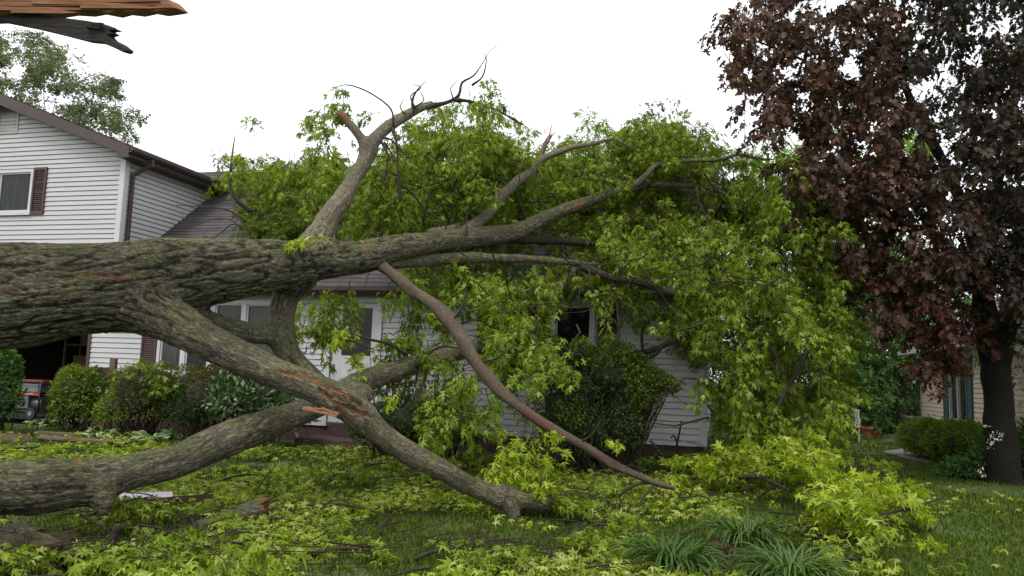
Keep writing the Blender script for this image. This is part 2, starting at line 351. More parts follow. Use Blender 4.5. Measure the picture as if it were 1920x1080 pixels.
def leaves(P, A, N, S, tpl, curl=None):
    """P base points, A midrib directions, N normals, S sizes -> V, T"""
    T0, F0 = tpl
    A = unit(A); B = unit(np.cross(N, A)); N = np.cross(A, B)
    if curl is None: curl = rng.uniform(0.0, 2.6, len(P))
    wf = rng.uniform(.6, 1.15, len(P))[:, None, None]
    V = P[:, None, :] + S[:, None, None] * (T0[None, :, 0:1] * wf * B[:, None] + T0[None, :, 1:2] * A[:, None] + (T0[None, :, 2:3] * curl[:, None, None]) * N[:, None])
    Fc = F0[None] + (np.arange(len(P)) * len(T0))[:, None, None]
    return V.reshape(-1, 3), Fc.reshape(-1, F0.shape[1])
class Leafy:
    """collects leaves and twigs of one crown part"""
    def __init__(s): s.P, s.A, s.N, s.S, s.tw, s.tr = [], [], [], [], [], []
    def add(s, P, A, N, S): s.P.append(P); s.A.append(A); s.N.append(N); s.S.append(S)
    def twig(s, pts, r0, r1): s.tw.append(pts); s.tr.append(np.linspace(r0, r1, len(pts)))
    def spray(s, c, d, L, n, ls, droop=0.35, up=0.7, tw=0.007, flat=False):
        d = unit(np.asarray(d, float)); t = rng.uniform(0.1, 1.0, n) ** 0.75
        dn = np.array([0, 0, -1.0])
        axis = lambda q: c + d * L * q[:, None] + dn * (droop * L * q * q)[:, None]
        o = rng.normal(size=(n, 3)); o -= (o @ d)[:, None] * d; o = unit(o); o[:, 2] *= (0.35 if flat else 0.7)
        P0 = axis(t); off = o * (rng.uniform(0.1, 0.42, n) * L * (1.1 - 0.6 * t))[:, None]; P = P0 + off
        A = 0.55 * d + 0.8 * o + dn * (0.15 if flat else 0.75) + rng.normal(size=(n, 3)) * 0.38
        N = np.array([0, 0, up]) + rng.normal(size=(n, 3)) * 0.5 + o * 0.35
        s.add(P, A, N, ls * rng.uniform(0.62, 1.2, n))
        if tw:
            q = np.linspace(-0.15, 0.9, 4); s.twig(axis(q), tw, tw * 0.4)
            for i in range(0, n, 4):
                m = (P0[i] + P[i]) / 2 + dn * -0.02
                s.twig(np.array([P0[i], (P0[i] + m) / 2, m, P[i]]), tw * 0.45, tw * 0.25)
    def build(s, name, m, parent, tpl, twname='twigs', twmat=None, kind=None, clampz=None):
        P, A, N, S = (np.concatenate(x) for x in (s.P, s.A, s.N, s.S))
        if clampz is not None: P[:, 2] = np.maximum(P[:, 2], clampz + S * 0.25)
        V, T = leaves(P, A, N, S, tpl)
        if clampz is not None: V[:, 2] = np.maximum(V[:, 2], clampz)
        o = add_mesh(name, V, [(T, 0)], [m], parent, smooth=True)
        if s.tw: 
            tp = np.array(s.tw)
            if clampz is not None: tp[..., 2] = np.maximum(tp[..., 2], clampz)
            tw = tubes(twname, tp, np.array(s.tr), twmat or MT['bark_dark'], parent)
        return o
def tubes(name, PL, RL, m, parent=None, sides=5):
    """PL (k, n, 3) polylines -> one mesh of thin tapered tubes"""
    k, n, _ = PL.shape
    d = unit(PL[:, -1] - PL[:, 0]); ref = np.where(np.abs(d[:, 2:3]) < 0.9, np.array([[0, 0, 1.0]]), np.array([[1.0, 0, 0]]))
    x = unit(np.cross(d, ref)); y = np.cross(d, x)
    a = np.arange(sides) * 2 * pi / sides
    off = np.cos(a)[None, :, None] * x[:, None] + np.sin(a)[None, :, None] * y[:, None]
    V = PL[:, :, None, :] + RL[:, :, None, None] * off[:, None]
    b = (np.arange(k) * n * sides)[:, None, None] + (np.arange(n - 1) * sides)[None, :, None] + np.arange(sides)[None, None, :]
    b2 = (np.arange(k) * n * sides)[:, None, None] + (np.arange(n - 1) * sides)[None, :, None] + ((np.arange(sides) + 1) % sides)[None, None, :]
    Fq = np.stack([b, b2, b2 + sides, b + sides], -1).reshape(-1, 4)
    V = V.reshape(-1, 3)
    return add_mesh(name, V, [(Fq, 0)], [m], parent, attrs={'bark': V, 'raw': np.zeros(len(V))})

def spline(P, R, step):
    """Catmull-Rom through P with radii R"""
    P = np.asarray(P, float); R = np.asarray(R, float)
    Q = np.concatenate([[2 * P[0] - P[1]], P, [2 * P[-1] - P[-2]]]); out, rad = [], []
    for i in range(len(P) - 1):
        p0, p1, p2, p3 = Q[i:i + 4]; n = max(2, int(np.linalg.norm(p2 - p1) / step))
        t = np.arange(n)[:, None] / n
        out.append(0.5 * (2 * p1 + (p2 - p0) * t + (2 * p0 - 5 * p1 + 4 * p2 - p3) * t ** 2 + (3 * p1 - p0 - 3 * p2 + p3) * t ** 3))
        tt = t[:, 0]; tt = tt * tt * (3 - 2 * tt); rad.append(R[i] * (1 - tt) + R[i + 1] * tt)
    out.append(P[-1:]); rad.append(R[-1:])
    return np.concatenate(out), np.concatenate(rad)
def frames(P):
    T = unit(np.gradient(P, axis=0)); X = np.zeros_like(T)
    a = np.array([0, 0, 1.0]) if abs(T[0, 2]) < 0.9 else np.array([1.0, 0, 0])
    X[0] = unit(np.cross(T[0], a))
    for i in range(1, len(P)): X[i] = unit(X[i - 1] - T[i] * (X[i - 1] @ T[i]))
    return T, X, np.cross(T, X)
def limb(name, px, m, parent, sides=14, step=0.06, rough=0.05, broken=False, seed=0, world=False, cap=True, rawspan=None):
    """tapered limb through (px, py, Y, radius) rows, or world rows (x, y, z, radius)"""
    P = np.array([r[:3] if world else at(*r[:3]) for r in px]); R = np.array([r[3] for r in px])
    P, R = spline(P, R, step); T, X, Yv = frames(P); L = np.concatenate([[0], np.cumsum(np.linalg.norm(np.diff(P, axis=0), axis=1))])
    a = np.arange(sides) * 2 * pi / sides; n = len(P)
    dirs = np.cos(a)[None, :, None] * X[:, None] + np.sin(a)[None, :, None] * Yv[:, None]
    q = np.stack([np.broadcast_to(np.cos(a)[None] * 1.3, (n, sides)), np.broadcast_to(np.sin(a)[None] * 1.3, (n, sides)), np.broadcast_to((L / 0.22)[:, None], (n, sides))], -1).reshape(-1, 3) + seed * 7.7
    k = 1 + rough * 2 * (vnoise(q) - 0.5) * 2
    V = P[:, None] + dirs * (R[:, None] * k.reshape(n, sides))[..., None]
    bark = np.stack([(R[:, None] * np.cos(a)), (R[:, None] * np.sin(a)), np.broadcast_to(L[:, None], (n, sides))], -1)
    raw = np.zeros((n, sides))
    if rawspan:
        for s0, s1 in rawspan:
            f = L / L[-1]; w = np.clip(np.minimum(f - s0, s1 - f) * 30, 0, 1)
            raw = np.maximum(raw, w[:, None] * (vnoise(q * np.array([1.5, 1.5, 0.7]) + 3).reshape(n, sides) > 0.42))
    if broken:
        j = rng.uniform(-0.6, 1.2, sides) * R[-1] * 1.4
        V[-1] += T[-1] * j[:, None]; raw[-1] = 1
    V = V.reshape(-1, 3); bark = bark.reshape(-1, 3); raw = raw.ravel()
    i = np.arange(n - 1)[:, None] * sides; jx = np.arange(sides)[None]; j2 = (jx + 1) % sides
    Fq = np.stack([i + jx, i + j2, i + sides + j2, i + sides + jx], -1).reshape(-1, 4)
    ends = []
    if cap:
        for r_, ring, c in ((raw[-1], n - 1, P[-1] + T[-1] * R[-1] * (-0.2 if broken else 0.5)), (0, 0, P[0])):
            V = np.concatenate([V, c[None]]); bark = np.concatenate([bark, [[0, 0, L[ring]]]]); raw = np.concatenate([raw, [1.0 if broken and ring else 0.0]])
            b = ring * sides + np.arange(sides); b2 = ring * sides + (np.arange(sides) + 1) % sides
            e = np.stack([b, b2, np.full(sides, len(V) - 1)], -1); ends.append(e if ring else e[:, ::-1])
    return add_mesh(name, V, [(Fq, 0)] + [(e, 0) for e in ends], [m], parent, attrs={'bark': bark, 'raw': raw})

# ------------------------------------------------------------------ ground
def gz(x, y):
    x, y = np.asarray(x, float), np.asarray(y, float)
    q = np.stack([x * 0.7, y * 0.7, 0 * x], -1).reshape(-1, 3); q2 = q * 4.1 + 9
    z = (vnoise(q) - 0.5) * 0.07 + (vnoise(q2) - 0.5) * 0.03
    z = z.reshape(x.shape)
    fade = np.clip((40 - np.hypot(x, y)) / 20, 0, 1)
    bed = np.exp(-((x + 8.5) / 3.2) ** 2 - ((y - 14.6) / 1.3) ** 2) * 0.1
    return z * fade + bed - 0.02
def axis_coords(a, b, fine, far):
    c = list(np.arange(a, b, fine)); s = fine
    while c[-1] < far: s *= 1.3; c.append(c[-1] + s)
    s = fine; lo = [a]
    while lo[-1] > -far: s *= 1.3; lo.append(lo[-1] - s)
    return np.array(lo[:0:-1] + c)
gx, gy = axis_coords(-14, 14, 0.14, 700), axis_coords(2, 24, 0.14, 700)
GX, GY = np.meshgrid(gx, gy, indexing='ij'); GZ = gz(GX, GY)
nx, ny = GX.shape
ii = np.arange(nx - 1)[:, None] * ny + np.arange(ny - 1)[None]
Fq = np.stack([ii, ii + ny, ii + ny + 1, ii + 1], -1).reshape(-1, 4)
m, n, l, p = mat('lawn_ground')
g = n.new('ShaderNodeNewGeometry')
t1 = noise(n, l, g.outputs['Position'], 0.9, 6, 0.65); t2 = noise(n, l, g.outputs['Position'], 14, 5, 0.7)
ra = ramp(n, [(0.42, (0.05, 0.095, 0.014)), (0.56, (0.06, 0.1, 0.02)), (0.68, (0.06, 0.045, 0.028))]); l.new(t1.outputs['Fac'], ra.inputs[0])
rb = ramp(n, [(0.3, (0.5, 0.5, 0.5)), (0.7, (1.35, 1.3, 1.2))]); l.new(t2.outputs['Fac'], rb.inputs[0])
l.new(mixc(n, l, 1.0, ra.outputs[0], rb.outputs[0], 'MULTIPLY'), p.inputs['Base Color']); p.inputs['Roughness'].default_value = 0.95
bp = n.new('ShaderNodeBump'); bp.inputs['Strength'].default_value = 0.8; bp.inputs['Distance'].default_value = 0.03; l.new(t2.outputs['Fac'], bp.inputs['Height']); l.new(bp.outputs[0], p.inputs['Normal'])
tag(add_mesh('ground', np.stack([GX, GY, GZ], -1).reshape(-1, 3), [(Fq, 0)], [m]), kind='structure')
# ------------------------------------------------------------------ clapboard / shingle courses as real laps
def laps(name, parent, m, patches, h, t, g=0.0, dp=0.016):
    """patches: (O, U, W, N, w0, w1, ulo(w), uhi(w)); every course is a sloping board with a lower edge"""
    V, Fq, UV = [], [], []
    for O, U, W, N, w0, w1, lo, hi in patches:
        O, U, W, N = (np.array(a, float) for a in (O, U, W, N))
        k = math.floor(w0 / h + 1e-6)
        while k * h < w1 - 1e-6:
            a, b = max(w0, k * h), min(w1, (k + 1) * h)
            # split at kinks of lo/hi is not needed: edges are straight inside one course
            ua, ub, uc, ud = lo(a), hi(a), hi(b), lo(b)
            if ub - ua > 1e-4 or uc - ud > 1e-4:
                if uc < ud: uc = ud = (uc + ud) / 2
                ta, tb = t * (1 - (a - k * h) / h), t * (1 - (b - k * h) / h)
                n = len(V)
                if g and a < k * h + g:   # open groove under the butt edge
                    V += [O + U * ua + W * a - N * dp, O + U * ub + W * a - N * dp, O + U * ub + W * (a + g) - N * dp, O + U * ua + W * (a + g) - N * dp,
                          O + U * ua + W * (a + g) + N * ta, O + U * ub + W * (a + g) + N * ta, O + U * ua + W * a, O + U * ub + W * a]
                    UV += [(ua, a, 0)] * 8; Fq += [(n, n + 1, n + 2, n + 3), (n + 3, n + 2, n + 5, n + 4), (n + 6, n + 7, n + 1, n)]
                    n += 8; a += g
                V += [O + U * ua + W * a + N * ta, O + U * ub + W * a + N * ta, O + U * uc + W * b + N * tb, O + U * ud + W * b + N * tb,
                      O + U * ua + W * a, O + U * ub + W * a]
                UV += [(ua, a, 0), (ub, a, 0), (uc, b, 0), (ud, b, 0), (ua, a - .01, 0), (ub, a - .01, 0)]
                Fq += [(n, n + 1, n + 2, n + 3), (n + 4, n + 5, n + 1, n)]
            k += 1
    return add_mesh(name, np.array(V), [(np.array(Fq), 0)], [m], parent, True, attrs={'bark': np.array(UV, float)}, smooth=False)
def const(v): return lambda w: v
def louvre_shutter(parent, u0, u1, z0, z1, v=-0.045, m='shutter', name='shutter'):
    s = MB(); w = 0.045
    s.box((u0, v, z0), (u0 + w, v + .035, z1)); s.box((u1 - w, v, z0), (u1, v + .035, z1))
    s.box((u0 + w, v, z0), (u1 - w, v + .035, z0 + .07)); s.box((u0 + w, v, z1 - .06), (u1 - w, v + .035, z1))
    s.box((u0 + w, v + .028, z0 + .07), (u1 - w, v + .034, z1 - .06))
    k = z0 + .08
    while k < z1 - .09:
        s.prism([(u0 + w, v + .026, k + .028), (u0 + w, v + .004, k), (u0 + w, v + .009, k), (u0 + w, v + .028, k + .022)], (u1 - u0 - 2 * w, 0, 0)); k += .042
    return s.build(name, MT[m], parent)
def window(parent, u0, u1, z0, z1, posts, panes, v=-0.03, label=None, fw=0.07, fm='white'):
    """posts: u positions of mullions; panes: material of each bay"""
    f = MB(); y0, y1 = v, v + 0.11
    f.box((u0, y0, z0 + fw), (u0 + fw, y1, z1 - fw)); f.box((u1 - fw, y0, z0 + fw), (u1, y1, z1 - fw))
    f.box((u0, y0, z1 - fw), (u1, y1, z1)); f.box((u0 - .03, y0 - .03, z0 - .02), (u1 + .03, y1, z0 + fw))
    e = [u0 + fw]
    for p_ in posts: f.box((p_ - .05, y0 + .004, z0 + fw), (p_ + .05, y1, z1 - fw)); e += [p_ - .05, p_ + .05]
    e.append(u1 - fw)
    for i in range(0, len(e), 2):
        a, b, s = e[i], e[i + 1], .03
        f.box((a, y0 + .03, z0 + fw), (a + s, y1 - .004, z1 - fw)); f.box((b - s, y0 + .03, z0 + fw), (b, y1 - .004, z1 - fw))
        f.box((a + s, y0 + .03, z0 + fw), (b - s, y1 - .004, z0 + fw + s)); f.box((a + s, y0 + .03, z1 - fw - s), (b - s, y1 - .004, z1 - fw))
    w = f.build('window', MT[fm], parent, bevel=0.004)
    for i, mname in enumerate(panes):
        a, b = e[2 * i] + .03, e[2 * i + 1] - .03
        MB().box((a, y0 + .055, z0 + fw + .03), (b, y0 + .065, z1 - fw - .03)).build('pane', MT[mname], w)
    return w

house = thing('house', 'white clapboard house with brown trim struck by the fallen tree', 'house', HO, rotz=-ANG)
UX, UZ, NY = (1, 0, 0), (0, 0, 1), (0, -1, 0)
WL, WR, WC = -14.64, -8.36, -11.5
SLOPE, WEAVE = 0.375, 5.72
h4 = 0.1016
pt = []
for a, b, z0, z1 in ((-8.8, -7.21, .33, 2.78), (-7.21, -4.3, .33, 1.11), (-7.21, -4.3, 2.62, 2.78), (-4.3, -3.52, .33, 2.78), (-3.52, -2.42, 2.72, 2.78),
                     (-2.42, -.23, .33, 2.78), (-.23, 1.49, .33, 1.28), (-.23, 1.49, 2.66, 2.78), (1.49, 3.3, .33, 2.78)):
    pt.append(((0, 0, 0), UX, UZ, NY, z0, z1, const(a), const(b)))
laps('siding', house, MT['siding'], pt, h4, 0.016, .013)
pt = [((0, -.003, 0), UX, UZ, NY, 2.3, 2.78, const(WL), const(-8.8)), ((0, -.003, 0), UX, UZ, NY, .1, 2.3, const(WL), const(-13.6))]
glo = lambda w: WL + max(0, (w - WEAVE) / SLOPE); ghi = lambda w: WR - max(0, (w - WEAVE) / SLOPE)
pt += [((0, -.003, 0), UX, UZ, NY, 2.78, 4.4, glo, ghi), ((0, -.003, 0), UX, UZ, NY, 4.4, 5.42, glo, const(-12.6)), ((0, -.003, 0), UX, UZ, NY, 4.4, 5.42, const(-10.67), ghi),
       ((0, -.003, 0), UX, UZ, NY, 5.42, 6.86, glo, ghi)]
laps('gable_siding', house, MT['siding'], pt, h4, 0.016, .013)
laps('side_siding', house, MT['siding'], [((WR, 0, 0), (0, 1, 0), UZ, (1, 0, 0), 2.9, 5.7, const(0.0), lambda w: max(0.0, (w - EAVE) / PITCHR - .33))], h4, 0.016, .013)
laps('end_siding', house, MT['siding'], [((3.3, 0, 0), (0, 1, 0), UZ, (1, 0, 0), .33, 2.8, const(0), const(7.3)), ((3.3, 0, 0), (0, 1, 0), UZ, (1, 0, 0), 2.8, 6.2, lambda w: (w - 2.8) / .85, lambda w: 7.3 - (w - 2.8) / .95)], h4, 0.016, .013)
c = MB()
c.box((WR - .09, -.035, 2.9), (WR + .035, .0, 5.62)); c.box((WR + .0005, -.001, 2.9), (WR + .034, .09, 5.6))
c.build('corner_board', MT['white'], house); c = MB()
c.box((3.22, -.035, .33), (3.335, .0, 2.76)); c.box((3.3, 0, .33), (3.335, .09, 2.76))
c.build('corner_board', MT['white'], house)
MB().box((-8.86, .02, -.2), (3.28, .3, .335)).build('foundation', MT['brick'], house)
# roofs
nr = math.hypot(1, PITCHR); W = (0, 1 / nr, PITCHR / nr); N = (0, -PITCHR / nr, 1 / nr)
def roof_lo(w):
    z = EAVE + w * PITCHR / nr; zw = WEAVE + SLOPE * (WR - WC) + .12
    return WR if z < 5.65 else min(WR + .33, WC + (zw - z) / SLOPE)
laps('roof', house, MT['roof'], [((0, -.37, EAVE), UX, W, N, 0, 4.37 * nr, roof_lo, const(3.5))], 0.14, 0.008)
b = MB(); zr = EAVE + 4.37 * PITCHR
b.poly([(-9.9, 4.0, zr - .01), (3.5, 4.0, zr - .01), (3.5, 8.4, EAVE - .1), (-9.9, 8.4, EAVE - .1)][::-1])
b.prism([(3.42, -.37, EAVE - .17), (3.42, -.37, EAVE - .015), (3.42, 4.0, zr - .02), (3.42, 8.4, EAVE - .12), (3.42, 8.4, EAVE - .25), (3.42, 4.0, zr - .18)], (.06, 0, 0))
b.build('rear_roof', MT['brown'], house)
# wing roof
zg = WEAVE + SLOPE * (WR - WC); ov = 0.33; hw = WR - WC + ov; zl = zg - SLOPE * hw; ns = math.hypot(1, SLOPE)
pts = []
for s in (1, -1):
    pts.append(((WC + s * hw, 0, zl + .12), (0, 1, 0), (-s / ns, 0, SLOPE / ns), (s * SLOPE / ns, 0, 1 / ns), 0, hw * ns, const(-.3), const(7.5)))
laps('gable_roof', house, MT['roof'], pts, 0.14, 0.012)
b = MB()
for s in (1, -1):   # rake boards with returned ends
    e = WC + s * hw
    b.prism([(WC, -.31, zg + .115), (e, -.31, zl + .11), (e, -.31, zl - .12), (e - s * .26, -.31, zl - .12), (e - s * .3, -.31, zl + .02), (WC, -.31, zg - .13)], (0, .035, 0))
b.build('rake_board', MT['brown'], house)
b = MB()
for s in (1, -1):
    e = WC + s * hw
    b.box((min(e, e - s * ov), -.27, zl - .09), (max(e, e - s * ov), 7.4, zl - .07))
    b.poly([(WC, -.27, zg + .02), (e - s * .02, -.27, zl + .01), (e - s * .02, 0.02, zl + .01), (WC, 0.02, zg + .02)])
b.build('soffit', MT['brown'], house)
g_ = MB(); e = WC + hw
g_.prism([(e, -.33, zl + .1), (e, -.33, zl - .03), (e + .07, -.33, zl - .03), (e + .11, -.33, zl + .02), (e + .115, -.33, zl + .09), (e + .095, -.33, zl + .09), (e + .06, -.33, zl - .01), (e + .015, -.33, zl - .01), (e + .015, -.33, zl + .1)], (0, 3.3, 0))
gu = g_.build('gutter', MT['brown'], house)
d_ = MB(); dw = .075
pp = [(e + .055, .3, zl - .02), (e + .055, .3, zl - .14), (WR + .06, .17, zl - .36), (WR + .06, .17, 3.32)]
for i in range(3): d_.bar(pp[i], np.array(pp[i + 1]) + (unit(np.array(pp[i + 1]) - np.array(pp[i])) * .03 if i < 2 else 0), dw, .06, up=(0, 1, 0))
d_.build('downspout', MT['brown'], house, bevel=.008)
# main eave: gutters and soffit
for u0, u1, mm_ in ((WR, -.62, 'brown'), (-.2, 3.55, 'grey')):
    q = MB(); q.prism([(u0, -.37, EAVE - .01), (u0, -.37, EAVE - .13), (u0, -.44, EAVE - .13), (u0, -.485, EAVE - .08), (u0, -.49, EAVE - .005), (u0, -.465, EAVE - .005), (u0, -.43, EAVE - .1), (u0, -.385, EAVE - .1), (u0, -.385, EAVE - .01)], (u1 - u0, 0, 0))
    q.build('gutter', MT[mm_], house)
q = MB(); q.box((WR, -.365, EAVE - .15), (3.5, -.34, EAVE - .02)); q.box((WR, -.34, EAVE - .105), (3.5, .02, EAVE - .085)); q.build('fascia', MT['brown'], house)
# gable vent
v_ = MB(); v_.box((-11.78, -.03, 6.25), (-11.74, .0, 6.8)); v_.box((-11.27, -.03, 6.25), (-11.23, .0, 6.8)); v_.box((-11.78, -.03, 6.21), (-11.23, .0, 6.25)); v_.box((-11.78, -.03, 6.8), (-11.23, .0, 6.84))
k = 6.27
while k < 6.78: v_.prism([(-11.74, -.024, k), (-11.74, -.02, k), (-11.74, -.004, k + .06), (-11.74, -.008, k + .06)], (.47, 0, 0)); k += .075
v_.box((-11.74, -.003, 6.25), (-11.27, .0, 6.8)); v_.build('gable_vent', MT['offwhite'], house)
# openings
window(house, -12.6, -10.67, 4.41, 5.4, [-11.63], ['curtain', 'curtain'])
louvre_shutter(house, -10.66, -10.31, 4.4, 5.42); louvre_shutter(house, -12.96, -12.61, 4.4, 5.42)
window(house, -7.2, -4.3, 1.13, 2.62, [-6.6, -5.99, -5.3], ['blind', 'curtain', 'blind', 'blind'])
louvre_shutter(house, -7.56, -7.21, 1.1, 2.64)
window(house, -.22, 1.48, 1.28, 2.66, [0.75], ['glass', 'glass'])
louvre_shutter(house, -.6, -.24, 1.26, 2.68); louvre_shutter(house, 1.52, 1.88, 1.26, 2.68)
f = MB(); f.box((-3.52, -.04, .33), (-3.42, .08, 2.72)); f.box((-2.52, -.04, .33), (-2.42, .08, 2.72)); f.box((-3.42, -.04, 2.6), (-2.52, .08, 2.72))
fr = f.build('door_frame', MT['white'], house, bevel=.004)
d = MB(); a, b_ = -3.41, -2.53
d.box((a, .0, .4), (a + .2, .045, 2.59)); d.box((b_ - .1, .0, .4), (b_, .045, 2.59)); d.box((a + .2, .0, 2.5), (b_ - .1, .045, 2.59)); d.box((a + .2, .0, .4), (b_ - .1, .045, 1.62))
d.box((a + .24, -.012, .5), (a + .42, .0, 1.1)); d.box((b_ - .32, -.012, .5), (b_ - .14, .0, 1.1)); d.box((a + .24, -.012, 1.18), (b_ - .14, .0, 1.52))
door = d.build('door', MT['white'], house, bevel=.006)
MB().box((a + .2, .02, 1.62), (b_ - .1, .03, 2.5)).build('door_glass', MT['glass'], door)
k_ = MB(); k_.box((a + .03, -.02, 1.3), (a + .08, .0, 1.46)); k_.cyl((a + .055, -.02, 1.36), (a + .055, -.075, 1.36), .012); k_.cyl((a + .055, -.06, 1.36), (a + .055, -.09, 1.36), .03); k_.build('handle', MT['steel'], door)
s_ = MB(); s_.box((-3.6, -.8, -.1), (-2.3, -.02, .16)); s_.build('door_step', MT['brick'], house, bevel=.01)
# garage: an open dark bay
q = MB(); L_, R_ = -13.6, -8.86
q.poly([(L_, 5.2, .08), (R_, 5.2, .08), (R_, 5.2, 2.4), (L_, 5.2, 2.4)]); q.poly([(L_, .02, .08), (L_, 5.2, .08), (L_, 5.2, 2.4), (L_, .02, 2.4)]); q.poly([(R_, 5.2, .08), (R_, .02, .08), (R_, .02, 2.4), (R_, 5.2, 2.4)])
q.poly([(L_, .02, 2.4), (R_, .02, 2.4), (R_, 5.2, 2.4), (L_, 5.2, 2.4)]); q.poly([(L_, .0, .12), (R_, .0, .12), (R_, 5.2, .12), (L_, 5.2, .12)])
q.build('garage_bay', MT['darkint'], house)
q = MB(); q.box((-8.86, -.03, .1), (-8.79, .1, 2.3)); q.box((-13.66, -.03, .1), (-13.59, .1, 2.3)); q.box((-13.59, -.03, 2.22), (-8.86, .1, 2.3)); q.build('garage_trim', MT['brown'], house)

def hl(u, v, z): return HO + EX * u + EB * v + np.array([0, 0, z])
# ---- things in and on the house front
sh = thing('storage_shelf', 'wooden shelf unit loaded with boxes inside the dark garage', 'shelf', hl(-11, 3.4, .12), rotz=-ANG)
q = MB()
for z in (.3, .95, 1.6): q.box((-1.6, -.25, z), (1.9, .3, z + .04))
for x in (-1.6, .1, 1.85): q.box((x, -.25, 0), (x + .05, -.2, 1.95)); q.box((x, .25, 0), (x + .05, .3, 1.95))
q.build('frame', MT['board'], sh)
for i, (x, z, w, hh) in enumerate(((-1.4, .34, .5, .4), (-.75, .34, .6, .32), (.25, .34, .7, .42), (1.1, .34, .5, .3), (-1.3, .99, .8, .35), (-.3, .99, .35, .42), (.3, .99, .6, .3), (1.05, .99, .6, .45), (-1.1, 1.64, .5, .25), (.4, 1.64, .9, .3))):
    bx = thing('storage_box', 'brown box on the garage shelf', 'box', hl(-11 + x + w / 2, 3.4, .12 + z + .004), 'boxes on the garage shelf', -ANG)
    MB().box((-w / 2, -.22, 0), (w / 2, .2, hh)).build('carton', MT['boxbrown'], bx, bevel=.006); MB().box((-w / 2 - .01, -.225, hh * .82), (w / 2 + .01, .205, hh + .004)).build('lid', MT['boxbrown'], bx)
ge = thing('generator', 'portable generator with red stripe at the garage mouth', 'generator', at(62, 770, 16.5) * np.array([1, 1, 0]) + np.array([0, 0, .12]), rotz=-ANG)
q = MB(); w, d2, hh = .42, .28, .64
for sx in (-1, 1):
    for sy in (-1, 1): q.cyl((sx * w, sy * d2, .02), (sx * w, sy * d2, hh), .02, n=8)
for sy in (-1, 1):
    for z in (.04, hh): q.cyl((-w, sy * d2, z), (w, sy * d2, z), .02, n=8)
for sx in (-1, 1): q.cyl((sx * w, -d2, hh), (sx * w, d2, hh), .02, n=8); q.cyl((sx * w, -d2, .04), (sx * w, d2, .04), .02, n=8)
q.build('frame', MT['black'], ge, smooth=True)
q = MB(); q.box((-.34, -.22, .42), (.3, .22, .6)); q.cyl((-.1, 0, .6), (-.1, 0, .64), .05); q.build('tank', MT['grey'], ge, bevel=.03)
MB().box((-.35, -.225, .36), (.33, -.2, .42)).build('stripe', MT['red'], ge)
q = MB()
for k in range(9): q.box((-.08 + k * .032, -.228, .38), (-.062 + k * .032, -.2255, .4))
q.build('lettering', MT['white'], ge)
q = MB(); q.box((-.3, -.2, .08), (.05, .2, .36)); q.cyl((.05, 0, .2), (.3, 0, .2), .13); q.cyl((-.12, -.2, .22), (-.12, -.25, .22), .1); q.build('engine', MT['steel'], ge, bevel=.01)
for sy in (-1, 1):
    wv = MB().cyl((.3, sy * .3, .0), (.3, sy * .36, .0), .12, n=20).build('wheel', MT['black'], ge); MB().cyl((.3, sy * .355, .0), (.3, sy * .37, .0), .05).build('rim', MT['grey'], wv)
ge.location.z += .12
MB().box((-.3, -.24, .66), (.42, .1, .68)).build('top_panel', MT['red'], ge)
hr = thing('hose_reel', 'red hose reel hung on a short brown wooden post', 'hose reel', at(203, 790, 14.9) * np.array([1, 1, 0]))
q = MB(); q.box((-.055, -.05, 0), (.055, .05, 1.42)); q.build('post', MT['board'], hr, bevel=.006)
q = MB(); q.cyl((-.16, -.12, 1.06), (-.16, .1, 1.06), .14, n=24); q.build('drum', MT['red'], hr, bevel=.01)
for y in (-.13, .1): MB().cyl((-.16, y, 1.06), (-.16, y + .02, 1.06), .19, n=24).build('flange', MT['brown'], hr)
for i, px_ in enumerate((575, 594)):
    hk = thing('wall_hook', ('black hook on the white siding, farther from the front door', 'black hook on the white siding, nearer to the front door')[i], 'hook', hl(-3.93 + i * .17, -.02, 1.66), 'hooks by the door', -ANG)
    limb('hook', [(*hl(-3.93 + i * .17, -.015, 1.78), .008), (*hl(-3.93 + i * .17, -.02, 1.68), .008), (*hl(-3.93 + i * .17 - .03, -.05, 1.64), .008), (*hl(-3.93 + i * .17 - .07, -.05, 1.68), .008)], MT['black'], hk, 6, .02, world=True)
wc = thing('wind_chime', 'small wind chime hanging in front of the picture window', 'wind chime', hl(-5.6, -.2, 2.0))
q = MB(); o = np.array([0, 0, 0])
q.cyl((0, 0, .74), (0, 0, .3), .004, n=5); q.cyl((0, 0, .3), (0, 0, .32), .05)
for k in range(5): a_ = k * 2 * pi / 5; q.cyl((.045 * cos(a_), .045 * sin(a_), .28), (.045 * cos(a_), .045 * sin(a_), .02 + .03 * k), .007, n=6)
q.build('tubes', MT['steel'], wc, smooth=True)

# ------------------------------------------------------------------ neighbouring house on the right
NC = at(1729, 760, 21.0) * np.array([1, 1, 0])
nb = thing('neighbour_house', 'beige clapboard house with blue-green shutters behind the dark maple trunk', 'house', NC, rotz=-ANG - pi / 2)
